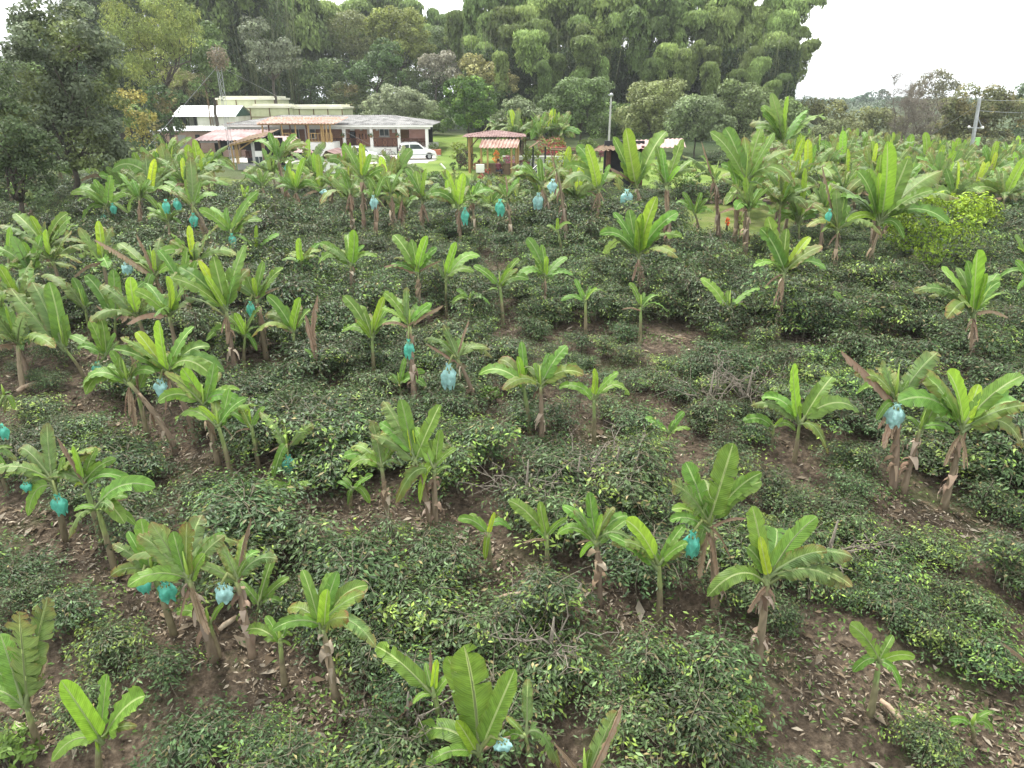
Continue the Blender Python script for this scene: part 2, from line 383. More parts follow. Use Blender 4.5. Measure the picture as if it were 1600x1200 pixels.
DRIVE = [(-19, 71.5), (-8.5, 72.5), (-8, 79), (-9.2, 84), (-30, 84), (-30, 74)]
sheet('driveway', steps(-31, -6, .25), steps(70, 86, .25), noise_col('pale gravel', [(.3, .28, .25), (.45, .43, .4)], 3, .95, .5), .04,
      lambda x, y: inpoly(x+.4*wob(x*2, y*2), y+.4*wob(y*2, x*2), DRIVE), kind='structure')
PATCH1 = [(7.5, 31), (11, 30.5), (16, 36), (17, 44), (9, 43)]
PATCH2 = [(-21, 40), (-15.5, 42), (-15, 50), (-24, 60), (-30, 60), (-25, 47)]
for k, PP in enumerate((PATCH1, PATCH2)):
    sheet('grass_path', steps(-32, 20, .3), steps(29, 62, .3), lawn_mat('rough grass', (.05, .07, .02), (.1, .13, .03), (.16, .16, .07), .9), .02,
          lambda x, y: inpoly(x+wob(x, y), y+wob(y, x), PP) & ~lawn_mask(x, y), kind='structure')
# ------------------------------------------------------------------ farm buildings
def roof_face(mb, A, B, rise, fa=0, fb=0, step=.13, amp=.035, wl=.26, thick=.05):
    """corrugated sheet roof: eave A->B, rise vector to the ridge; fa, fb = share of the eave cut by hips at each end"""
    A, B, rise = Vector(A), Vector(B), Vector(rise); Ln = (B-A).length; step = wl/4; n = max(4, int(Ln/step))
    nrm = (B-A).cross(rise).normalized()
    if nrm.z < 0: nrm = -nrm
    b = len(mb.v); K = 3
    for i in range(n+1):
        u = i/n; f = 1
        if fa: f = min(f, u/fa)
        if fb: f = min(f, (1-u)/fb)
        off = nrm*amp*cos(2*pi*u*Ln/wl)
        for k in range(K+1):
            mb.v.append(tuple(A.lerp(B, u)+rise*f*k/K+off+Vector((0, 0, -.01*sin(u*Ln*1.7)))))
    for i in range(n):
        for k in range(K):
            a = b+i*(K+1)+k; mb.f.append([a, a+K+1, a+K+2, a+1])
    # a lip under the eave gives the sheet its thickness
    return mb
def gable_roof(x0, x1, y0, y1, z_eave, z_ridge, **k):
    m = MB(); ym = (y0+y1)/2
    roof_face(m, (x0, y0, z_eave), (x1, y0, z_eave), (0, ym-y0, z_ridge-z_eave), **k)
    roof_face(m, (x1, y1, z_eave), (x0, y1, z_eave), (0, ym-y1, z_ridge-z_eave), **k)
    return m
def rail_x(mb, x0, x1, y, z0, z1, n):
    """balustrade with crossed panels"""
    mb.box(x0, x1, y-.04, y+.04, z1-.09, z1); mb.box(x0, x1, y-.035, y+.035, z0, z0+.08)
    w = (x1-x0)/n
    for i in range(n+1): mb.box(x0+i*w-.04, x0+i*w+.04, y-.05, y+.05, z0-.05, z1+.02)
    for i in range(n):
        a, c = x0+i*w, x0+(i+1)*w
        if i % 2 == 0:
            mb.bar((a, y, z0), (c, y, z1-.05), .032, n=4); mb.bar((a, y, z1-.05), (c, y, z0), .032, n=4)
        else:
            for q in range(1, 4): mb.box(a+w*q/4-.03, a+w*q/4+.03, y-.03, y+.03, z0+.08, z1-.09)

# ---- long veranda house
def farmhouse():
    ye, yp, yw, yb = 84.6, 85.2, 87.4, 96
    fz, ez = 4.78, 7.2
    h = empty('farmhouse', (X(540, yp, 4), yp, 4), label='long brick farmhouse with grey corrugated hip roof and white veranda posts', cat='house')
    x0, x1 = X(357, yp, 6), X(670, yp, 6)
    MB().box(x0, x1, yp-.15, yb, 3.6, fz).build('foundation', M['whitewall'], h)
    w = MB(); w.box(X(357, yw, 6), X(536, yw, 6), yw, yb, fz, ez+.2); w.box(X(556, yw, 6), X(624, yw, 6), yw, yb, fz, ez+.2)
    w.box(X(536, yw, 6), X(545, yw, 6), yw, yb, fz, ez+.2)
    w.box(X(545, yw, 6), X(556, yw, 6), yw+.3, yb, fz, ez+.2)
    w.build('wall', M['brick'], h)
    d = MB().box(X(546, yw, 6), X(555, yw, 6), yw+.2, yw+.26, fz, ez-.75).build('door', M['dark'], h)
    MB().box(X(547, yw, 6), X(554, yw, 6), yw+.16, yw+.2, ez-.68, ez-.1).build('door_lintel', M['white'], h)
    f = MB(); xa, xb = X(593, yw, 6), X(608.5, yw, 6); za, zb = 5.9, 7.02
    for q in ((xa, xb, za, za+.07), (xa, xb, zb-.07, zb), (xa, xa+.07, za, zb), (xb-.07, xb, za, zb), ((xa+xb)/2-.03, (xa+xb)/2+.03, za, zb)):
        f.box(q[0], q[1], yw-.06, yw-.005, q[2], q[3])
    wf = f.build('window', M['whitewall'], h); MB().box(xa+.05, xb-.05, yw-.03, yw-.003, za+.05, zb-.05).build('pane', M['glass'], wf)
    MB().box(xa-.1, xb+.1, yw-.12, yw-.002, za-.12, za-.004).build('sill', M['concrete'], wf)
    # second window and doors behind the bamboo terrace
    for a, b in ((427, 440), (455, 468), (484, 494)):
        xa, xb = X(a, yw, 6), X(b, yw, 6)
        ww = MB().box(xa, xb, yw-.05, yw-.002, 5.6, 7.0).build('window', M['white'], h)
        MB().box(xa+.1, xb-.1, yw-.08, yw-.052, 5.7, 6.9).build('pane', M['glass'], ww)
    # framed wall ornaments
    for a, b, c, dd in ((563, 567, 6.55, 6.95), (613, 618, 6.3, 6.95), (588, 591.5, 6.5, 6.9), (574, 578, 6.1, 6.95)):
        MB().box(X(a, yw, 6), X(b, yw, 6), yw-.06, yw-.003, c, dd).build('wall_picture', M['whitewall'], h)
    for a in (561, 566, 571):
        MB().box(X(a, yw, 6), X(a+1.6, yw, 6), yw-.09, yw-.003, 5.6, 6.2).build('wall_ornament', M['darkwood'], h)
    for a in (480, 538, 580.5, 623.5, 667):
        p = MB().box(X(a, yp, 6)-.17, X(a, yp, 6)+.17, yp-.14, yp+.2, 3.7, ez).build('post', M['white'], h)
    MB().box(x0-.2, x1+.55, ye-.02, ye+.1, ez-.16, ez+.06).box(x0, x1+.2, yp+.02, yp+.16, ez-.42, ez-.17).build('fascia', M['white'], h)
    r = MB(); rx = x1+.6
    roof_face(r, (x0-.4, ye-.1, ez+.08), (rx, ye-.1, ez+.08), (0, 6.2, .92), .22, .24)
    roof_face(r, (rx, yb+.9, ez+.08), (x0-.4, yb+.9, ez+.08), (0, -6.2, .92), .24, .22)
    roof_face(r, (rx, ye-.1, ez+.08), (rx, yb+.9, ez+.08), (-.24*(rx-x0), 0, .92), .5, .5)
    roof_face(r, (x0-.4, yb+.9, ez+.08), (x0-.4, ye-.1, ez+.08), (.22*(rx-x0), 0, .92), .5, .5)
    rf = r.build('roof', M['greyroof'], h)
    MB().box(X(598, 88, 7), X(607, 88, 7), 88.1, 88.6, ez+.66, ez+.72).build('skylight_sheet', M['white'], rf)
    for a, b, n in ((520, 535, 2), (541, 565, 3), (583, 621, 5), (626, 665, 6)):
        m = MB(); rail_x(m, X(a, yp, 5), X(b, yp, 5), yp, fz+.12, fz+1.0, n); m.build('railing', M['darkwood'], h)
    m = MB().box(X(639, yp, 6), X(665, yp, 6), yp+.1, yp+.13, 5.55, ez-.3)
    bl = m.build('roller_blind', M['blind'], h)
    MB().box(X(639, yp, 6), X(665, yp, 6), yp+.06, yp+.17, 5.48, 5.56).build('bottom_bar', M['oldwood'], bl)
    # near-black end wall: shade of the open bay put into its colour
    MB().box(X(624, yw, 6), X(664, yw, 6), yb-.3, yb, fz, ez+.1).build('end_wall', M['dark'], h)
    for a in (537, 622, 581):
        x = X(a, yp, 6); po = MB().ball((x, yp-.42, 6.0), (.16, .16, .13)).build('hanging_pot', M['terracotta'], h, True)
        q = leafball((x, yp-.42, 6.15), (.34, .3, .28), 90, .16, (.07, .13, .03), x*7)
        o = link('plant', q, M['tree'], po, False)
        o.data.transform(Matrix.Translation(-parent_origin(po)))
    return h

def leafball(c, r, n, size, col, seed, var=.3, up=.3, hang=0):
    """many small folded leaves spread through an ellipsoid"""
    rg = np.random.default_rng(int(abs(seed)*100) % 999983)
    d = rg.normal(size=(n, 3)); d /= np.linalg.norm(d, axis=1)[:, None]
    P = np.array(c)+d*np.array(r)*(rg.uniform(.45, 1.05, n)[:, None])
    return kites(P, d, size, col, rg, var, up, hang)
def kites(P, d, size, col, rg, var=.3, up=.3, hang=0, width=.42, colv=None, clump=None):
    n = len(P)
    nrm = d+rg.normal(size=(n, 3))*.55+np.array([0, 0, up]); nrm /= np.linalg.norm(nrm, axis=1)[:, None]
    t = rg.normal(size=(n, 3))+d*.5+np.array([0, 0, -hang]); t -= nrm*(t*nrm).sum(1)[:, None]; t /= np.linalg.norm(t, axis=1)[:, None]+1e-6
    s = np.cross(nrm, t); sz = (size*rg.uniform(.6, 1.3, n))[:, None]
    A = P-t*sz*.5; B = P+t*sz*.5-nrm*sz*.12; mid = P-t*sz*.05-nrm*sz*.1
    C = P+s*sz*width*.5+nrm*sz*.05; D = P-s*sz*width*.5+nrm*sz*.05
    V = np.stack([A, C, B, D], 1).reshape(-1, 3); i = np.arange(n)[:, None]*4
    F = np.concatenate([i+np.array([0, 1, 2]), i+np.array([0, 2, 3])], 0)
    base = np.array(col)[None, :] if colv is None else colv
    v = np.exp(rg.normal(size=(n, 1))*var)
    if clump is not None: v = v*clump[:, None]
    c = base*v; c = np.repeat(c, 4, axis=0)
    return np_mesh('foliage', V, F, c)
farmhouse()

# ---- white cottage on the rise
def white_cottage():
    Y = 100; x0, x1 = X(287, Y, 7), X(368, Y, 7); h = empty('white_cottage', (x0, Y, gz(x0, Y)), label='small white cottage with bright white pitched roof and green gable', cat='house')
    ez = Z(182, Y); rz = Z(165, Y+3)
    MB().box(X(309, Y, 7), x1, Y, Y+6, 3.8, ez+.1).build('wall', M['whitewall'], h)
    MB().box(X(290, Y, 7), X(305, Y, 7), Y+1.2, Y+1.5, 3.8, ez+.2).build('porch_wall', M['greywall'], h)
    for a in (289, 305.5): MB().box(X(a, Y, 7)-.14, X(a, Y, 7)+.14, Y-.1, Y+.16, 3.8, ez+.1).build('post', M['dark'], h)
    wn = MB().box(X(328, Y, 7), X(342, Y, 7), Y-.05, Y-.003, Z(195, Y), Z(183, Y)).build('window', M['greywall'], h)
    m = MB(); xa, xb = X(269, Y, 8), X(369, Y, 8)
    roof_face(m, (xa, Y-.4, ez), (xb, Y-.4, ez), (0, 3.5, rz-ez), amp=.012); roof_face(m, (xb, Y+7, ez), (xa, Y+7, ez), (0, -3.9, rz-ez), amp=.012)
    m.build('roof', M['whiteroof'], h)
    MB().poly([(x1+.05, Y-.4, ez), (x1+.05, Y+6.6, ez), (x1+.05, Y+3.1, rz-.1)]).poly([(x1+.0, Y-.4, ez), (x1+.0, Y+6.6, ez), (x1, Y+3.1, rz-.1)]).build('gable', M['darkgreen'], h)
white_cottage()
# ---- brick annex with white corrugated roof
def brick_annex():
    Y = 87; x0, x1 = X(241, Y, 6), X(356, Y, 6); ez = Z(204, Y)
    h = empty('brick_annex', (x0, Y, 4), label='weathered brick annex under a long white corrugated roof', cat='building')
    MB().box(x0, x1, Y, Y+6, 3.6, ez-.1).build('wall', M['oldbrick'], h)
    MB().box(x0-.12, x0+.45, Y-.12, Y+.3, 3.6, ez-.12).build('corner_pillar', M['concrete'], h)
    MB().box(X(278, Y, 6), X(290, Y, 6), Y-.06, Y-.003, 4.6, ez-.5).build('plaster_patch', M['greywall'], h)
    MB().box(X(305, Y, 6), X(312, Y, 6), Y-.06, Y-.003, 5.3, ez-.45).build('window', M['dark'], h)
    m = MB(); roof_face(m, (x0-.6, Y-.5, ez), (x1+.2, Y-.5, ez), (1.2, 6, .3), wl=.3, amp=.05); m.build('roof', M['whiteroof'], h)
brick_annex()
# ---- long open shed with red sheet roof
def red_shed():
    Y = 80.5; x0, x1 = X(312, Y, 5), X(405, Y, 5); ez = Z(219, Y)
    h = empty('open_shed', (x0, Y, 4), label='open farm shed with dark interior under a faded red corrugated roof', cat='shed')
    MB().box(x0+.3, x1, Y+3.4, Y+3.6, 3.8, ez+.3).build('back_wall', M['dark'], h)  # blackened wall colour stands in for the shade under the roof
    MB().box(X(345, Y, 5), x1, Y+.4, Y+.6, 3.8, 4.8).build('low_wall', M['oldbrick'], h)
    for a in (312, 343, 374, 404): MB().box(X(a, Y, 5)-.09, X(a, Y, 5)+.09, Y, Y+.18, 3.8, ez).build('post', M['oldwood'], h)
    MB().box(x0-.3, x0+2.2, Y+.02, Y+.12, ez-.28, ez-.05).build('eave_board', M['concrete'], h)
    m = MB(); roof_face(m, (X(306.5, Y, 5), Y-.4, ez), (X(408, Y, 5), Y-.4, ez), (1.1, 4.2, .95), wl=.42, amp=.06, step=.1); m.build('roof', M['pinkroof'], h)
red_shed()
# ---- raised bamboo terrace
def terrace():
    Y = 82; ez = Z(194.5, Y); fz = Z(222.5, Y)
    h = empty('bamboo_terrace', (X(500, Y, 4), Y, 4), label='raised terrace with golden bamboo posts and railing under red clay tiles', cat='terrace')
    xa, xb = X(409, Y, 6), X(521, Y, 6)
    MB().box(X(470, Y, 5), X(522, Y, 5), Y-.2, Y+3, 3.6, fz).build('base_wall', M['whitewall'], h)
    MB().box(X(415, Y, 5), X(470, Y, 5), Y+.4, Y+3, 3.6, fz).build('floor_slab', M['greywall'], h)
    for a, mm in ((412, 'wood'), (422, 'darkwood'), (442, 'wood'), (455, 'darkwood'), (463, 'wood'), (480, 'darkwood'), (483, 'wood'), (503, 'wood'), (506, 'wood'), (511, 'wood'), (517, 'wood')):
        MB().bar((X(a, Y, 6), Y, fz-.1), (X(a, Y, 6), Y, ez+.1), .09, n=7).build('post', M[mm], h)
    for a, b, n in ((482, 502, 4), (504, 519, 6), (442, 462, 4)):
        m = MB(); x0, x1 = X(a, Y, 6), X(b, Y, 6)
        m.bar((x0, Y, fz+.95), (x1, Y, fz+.95), .05).bar((x0, Y, fz+.12), (x1, Y, fz+.12), .04)
        for i in range(n+1): m.bar((x0+(x1-x0)*i/n, Y, fz+.05), (x0+(x1-x0)*i/n, Y, fz+.98), .05)
        m.build('railing', M['wood'], h)
    MB().bar((xa-.3, Y-.05, ez+.02), (xb+.3, Y-.05, ez+.02), .08).bar((xa, Y+2.9, ez+.55), (xb, Y+2.9, ez+.55), .08).build('roof_beam', M['wood'], h)
    m = MB(); roof_face(m, (X(404, Y, 7), Y-.6, ez+.12), (X(527, Y, 7), Y-.6, ez+.12), (.5, 4.4, .58), wl=.36, amp=.06, step=.09); m.build('roof', M['redclay'], h)
terrace()
# ---- pale pink awning roof below the terrace
def awning():
    Y = 76; h = empty('lean_to', (X(450, Y, 4), Y, 4), label='lean-to with pale pink sheet roof below the bamboo terrace', cat='shelter')
    za, zb = Z(237, Y), Z(212, Y+3.5)
    m = MB(); xa, xb = X(426, Y, 5), X(491, Y, 5)
    roof_face(m, (xa-1, Y, za), (xb, Y, za-.1), (-.5, 3.6, zb-za), wl=.4, amp=.02, fb=.45); m.build('roof', M['palepink'], h)
    for a in (428, 455, 486): MB().box(X(a, Y, 5)-.08, X(a, Y, 5)+.08, Y+.1, Y+.26, 3.7, za).build('post', M['oldwood'], h)
    MB().box(X(430, Y, 5), X(480, Y, 5), Y+2.6, Y+2.8, 3.7, za).build('back_wall', M['dark'], h)
awning()
# ---- small white building nearest the field
def white_store():
    Y = 64; x0, x1 = X(489, Y, 4), X(541, Y, 4); h = empty('white_outbuilding', (x0, Y, 4), label='small white walled hut with a brown gable roof behind the bananas', cat='building')
    zt = Z(240, Y)
    MB().box(X(506, Y, 4), x1, Y-1.2, Y+3, 3.6, zt-.35).build('wall', M['whitewall'], h)
    xm = X(520, Y, 4); ya = Y-1.7; za = Z(236, ya); ze = Z(249, ya); xl, xr = X(503, ya, 4), X(545, ya, 4)
    m = MB()
    for s, xe in ((-1, xl), (1, xr)):
        roof_face(m, (xe, ya, ze), (xe, ya+4.5, ze), (xm-xe, 0, za-ze), wl=.3, amp=.03)
    m.build('roof', M['brown_tile'], h)
    MB().poly([(xl+.3, ya+.3, ze+.02), (xr-.3, ya+.3, ze+.02), (xm, ya+.3, za-.05)]).build('gable', M['oldwood'], h)
    for a in (509, 514): MB().box(X(a, Y, 4), X(a+1.6, Y, 4), Y-1.24, Y-1.203, 3.9, zt-1.0).build('wall_pipe', M['concrete'], h)
white_store()
# ---- workshop with bamboo posts
def workshop():
    Y = 66; h = empty('workshop', (X(390, Y, 4), Y, 4), label='cluttered open workshop with golden bamboo posts and grey block wall', cat='shed')
    MB().box(X(372, Y, 4), X(398, Y, 4), Y, Y+.3, 3.7, Z(256, Y)).build('low_wall', M['greywall'], h)
    MB().box(X(364, Y, 4), X(425, Y, 4), Y+4, Y+4.2, 3.7, 6.6).build('back_wall', M['dark'], h)
    for a, z in ((372, 6.6), (374.5, 6.5), (366, 6.3)): MB().bar((X(a, Y, 4), Y+.1, 3.7), (X(a, Y, 4), Y+.1, z), .07).build('post', M['wood'], h)
    MB().box(X(395, Y, 5), X(399, Y, 5), Y-.05, Y+.2, 3.8, 6.4).build('concrete_post', M['concrete'], h)
    MB().box(X(411, Y, 5), X(415, Y, 5), Y-.05, Y+.2, 3.8, 6.4).build('concrete_post', M['oldwood'], h)
    wn = MB().box(X(398, Y, 5), X(411, Y, 5), Y+.02, Y+.08, 4.0, Z(236, Y)).build('window', M['whitewall'], h)
    MB().box(X(399, Y, 5), X(404, Y, 5), Y-.02, Y+.018, 4.2, Z(245, Y)).box(X(405.2, Y, 5), X(410, Y, 5), Y-.02, Y+.018, 4.2, Z(245, Y)).build('pane', M['glass'], wn)
    m = MB(); A = Vector((X(362, Y, 6), Y-.6, Z(225, Y))); B = Vector((X(412, Y, 6), Y-.6, Z(214, Y)))
    roof_face(m, A, B, (.2, 5, .5), wl=.35, amp=.04); m.build('roof', M['oldwood'], h)
    MB().bar(A+Vector((0, .1, -.1)), B+Vector((0, .1, -.1)), .07).bar((X(376, Y, 5), Y, Z(234, Y)), (X(400, Y, 5), Y-.4, Z(220, Y)), .06).build('roof_beam', M['wood'], h)
    MB().box(X(378, Y, 5), X(394, Y, 5), Y+.8, Y+1.6, 5.0, 5.08).box(X(379, Y, 5), X(385, Y, 5), Y+.9, Y+1.5, 5.08, 5.6).build('workbench', M['darkwood'], h)
workshop()
# ---- greenhouses
def greenhouse(px0, px1, pyt, Y, depth, lab, bays):
    x0, x1 = X(px0, Y, 8), X(px1, Y, 8); g = float(gz((x0+x1)/2, Y)); zt = Z(pyt, Y); h = empty('greenhouse', (x0, Y, g), label=lab, cat='greenhouse')
    MB().box(x0, x1, Y, Y+depth, g-.3, zt-.5).build('net_wall', M['net'], h)
    m = MB(); n = 24; b = len(m.v)
    m.box(x0-.2, x1+.2, Y-.25, Y+depth+.2, zt-.5, zt-.25); m.box(x0+.3, x1-.3, Y+.3, Y+depth-.3, zt-.25, zt); m.build('roof', M['netroof'], h)
    m = MB()
    for i in range(bays+1): x = x0+(x1-x0)*i/bays; m.box(x-.07, x+.07, Y-.06, Y-.003, g-.3, zt-.52)
    m.box(x0, x1, Y-.05, Y-.004, zt-1.7, zt-1.6); m.build('frame', M['oldwood'], h)
greenhouse(342, 431, 150, 108, 7, 'pale yellow netted greenhouse standing behind the white cottage', 3)
greenhouse(392, 452, 162.5, 101, 4, 'pale netted greenhouse bay directly behind the farmhouse roof', 2)
greenhouse(424, 535, 164, 103, 7, 'longest pale yellow greenhouse behind the farmhouse ridge', 5)

# ---- gazebo
def gazebo():
    Y = 63; zt = Z(213, Y); xs = (X(734, Y, 5), X(809, Y, 5)); h = empty('gazebo', (X(772, Y, 4), Y+1.5, 4), label='garden gazebo with dark brown tiled roof on wooden posts', cat='gazebo')
    for x in xs:
        for y in (Y, Y+3.4): MB().bar((x, y, 3.9), (x, y, zt), .12, n=8).build('post', M['wood'], h)
    x0, x1 = X(724, Y, 6), X(822, Y, 6); r = MB(); rz = Z(203.5, Y+2)-zt
    roof_face(r, (x0, Y-.8, zt), (x1, Y-.8, zt), (0, 2.5, rz), .45, .45, wl=.22, amp=.03, step=.08)
    roof_face(r, (x1, Y+4.2, zt), (x0, Y+4.2, zt), (0, -2.5, rz), .45, .45, wl=.22, amp=.03, step=.08)
    roof_face(r, (x1, Y-.8, zt), (x1, Y+4.2, zt), (-.45*(x1-x0), 0, rz), .5, .5, wl=.22, amp=.03, step=.08)
    roof_face(r, (x0, Y+4.2, zt), (x0, Y-.8, zt), (.45*(x1-x0), 0, rz), .5, .5, wl=.22, amp=.03, step=.08)
    r.build('roof', M['brown_tile'], h)
    m = MB(); m.bar((xs[0]-.3, Y, zt-.02), (xs[1]+.3, Y, zt-.02), .09).bar((xs[0]-.3, Y+3.4, zt-.02), (xs[1]+.3, Y+3.4, zt-.02), .09)
    for x, s in ((xs[0], 1), (xs[1], -1)): m.bar((x, Y, zt-1), (x+s*.9, Y, zt), .06).bar((x, Y+3.4, zt-1), (x+s*.9, Y+3.4, zt), .06)
    m.build('roof_beam', M['oldwood'], h)
    # small counter roof in front
    Y2 = 61.5; k = empty('bar_counter', (X(772, Y2, 4), Y2, 4), label='garden bar counter with small pink tiled canopy before the gazebo', cat='counter')
    ze = Z(230.5, Y2); ra = MB(); roof_face(ra, (X(749, Y2, 5), Y2-.4, ze), (X(808, Y2, 5), Y2-.4, ze), (.25, 1.1, .62), wl=.3, amp=.06, step=.06); ra.build('canopy', M['redclay'], k)
    for a in (752, 762, 799): MB().bar((X(a, Y2, 5), Y2, 3.9), (X(a, Y2, 5), Y2, ze), .08, n=7).build('post', M['wood'], k)
    for a in (752, 806): MB().bar((X(a, Y2, 5), Y2+.8, 3.9), (X(a, Y2, 5), Y2+.8, ze+.5), .07, n=7).build('post', M['wood'], k)
    MB().box(X(752, Y2, 5), X(806, Y2, 5), Y2, Y2+.5, 4.85, 4.93).box(X(754, Y2, 5), X(804, Y2, 5), Y2+.1, Y2+.4, 3.9, 4.85).build('counter_top', M['oldwood'], k)
    MB().box(X(744, 60.5, 4), X(757, 60.5, 4), 60.3, 60.6, 4.3, 4.95).build('panel', M['whitewall'], k)
gazebo()
# ---- little wishing well roof
def well():
    Y = 62; xm = X(842, Y, 4); ze = Z(229, Y); h = empty('wishing_well', (xm, Y, 4), label='small wooden garden shrine with steep grey pitched roof on dark posts', cat='garden structure')
    w = .52
    for x in (-w, w):
        for y in (-.5, .5): MB().box(xm+x-.05, xm+x+.05, Y+y-.05, Y+y+.05, 3.9, ze).build('post', M['dark'], h)
    m = MB()
    for s in (-1, 1): roof_face(m, (xm+s*.85, Y-.8, ze-.1), (xm+s*.85, Y+.8, ze-.1), (-s*.85, 0, .55), wl=.25, amp=.02)
    m.build('roof', M['oldwood'], h); MB().box(xm-.55, xm+.55, Y-.5, Y+.5, 3.9, 4.7).build('base', M['greywall'], h)
well()
def loungers():
    for i, (px, lab) in enumerate(((824, 'dark framed garden recliner beside the bar counter'), (832, 'dark framed garden recliner next to the wooden shrine'))):
        Y = 60.2; x = X(px, Y, 4); h = empty('garden_recliner', (x, Y, 4), label=lab, cat='lounger', group='recliners on the lawn')
        m = MB()
        for s in (-.3, .3):
            m.bar((x-1.2, Y+s, 4.35), (x+.3, Y+s, 4.4), .035).bar((x+.2, Y+s, 4.35), (x+1.0, Y+s, 5.1), .035).bar((x-1.1, Y+s, 4), (x-1.1, Y+s, 4.35), .03).bar((x+.3, Y+s, 4), (x+.3, Y+s, 4.4), .03)
        m.build('frame', M['dark'], h)
        MB().poly([(x-1.2, Y-.28, 4.4), (x+.25, Y-.28, 4.45), (x+.25, Y+.28, 4.45), (x-1.2, Y+.28, 4.4)]).poly([(x+.25, Y-.28, 4.45), (x+.98, Y-.28, 5.08), (x+.98, Y+.28, 5.08), (x+.25, Y+.28, 4.45)]).build('sling', M['white'], h)
loungers()
# low white garden wall behind the gazebo
Yg = 70; x0, x1 = X(786, Yg, 4), X(880, Yg, 4)
h = empty('garden_wall', (x0, Yg, 4), label='low pale garden wall behind the gazebo and shrine', cat='wall')
MB().box(x0, x1, Yg, Yg+.2, 3.9, 4.85).build('panel', M['concrete'], h); MB().box(x0-.05, x1+.05, Yg-.04, Yg+.24, 4.85, 4.93).build('coping', M['whitewall'], h)
# ---- pergola of rough poles
def pergola():
    Y = 53; h = empty('pergola', (X(880, Y, 4), Y, 4), label='rustic pole pergola overgrown with dry vines beside the shrine', cat='pergola')
    zt = Z(234, Y)
    for a in (864, 882, 896): MB().bar((X(a, Y, 4), Y, 3.9), (X(a+1, Y, 4), Y, zt), .06).build('post', M['oldwood'], h)
    MB().bar((X(858, Y, 4), Y, zt), (X(900, Y, 4), Y, zt-.05), .07).bar((X(866, Y, 4), Y-.1, zt-.9), (X(908, Y, 4), Y-.1, zt-1.0), .05).bar((X(862, Y, 4), Y+1.5, zt), (X(905, Y, 4), Y+1.5, zt), .06).build('rail', M['oldwood'], h)
pergola()
# ---- right hand shed
def plank_shed():
    Y = 46; h = empty('wooden_shed', (X(975, Y, 4), Y+2, 4), label='low dark shed with rusty and pale pink sheet roof behind bananas', cat='shed')
    za, zb = Z(236, Y), Z(222, Y+4)
    MB().box(X(947, Y, 4), X(1010, Y, 4), Y+2.0, Y+2.3, 3.8, za+.5).build('wall', M['dark'], h)
    MB().bar((X(948, Y, 4), Y+.2, 3.8), (X(948, Y, 4), Y+.2, za+.1), .16).build('post', M['darkwood'], h)
    MB().bar((X(1000, Y, 4), Y+.2, 3.8), (X(1000, Y, 4), Y+.2, za+.3), .1).build('post', M['darkwood'], h)
    m = MB(); roof_face(m, (X(922, Y, 5), Y-.2, za), (X(966, Y, 5), Y-.2, za+.1), (1.6, 4, zb-za), wl=.3, amp=.04); m.build('rusty_roof_sheet', M['oldwood'], h)
    m = MB(); roof_face(m, (X(968, Y, 5), Y-.2, za+.12), (X(1066, Y, 5), Y-.2, za+.25), (.7, 4, zb-za), wl=.3, amp=.03); m.build('roof', M['palepink'], h)
pergola_done = True
plank_shed()

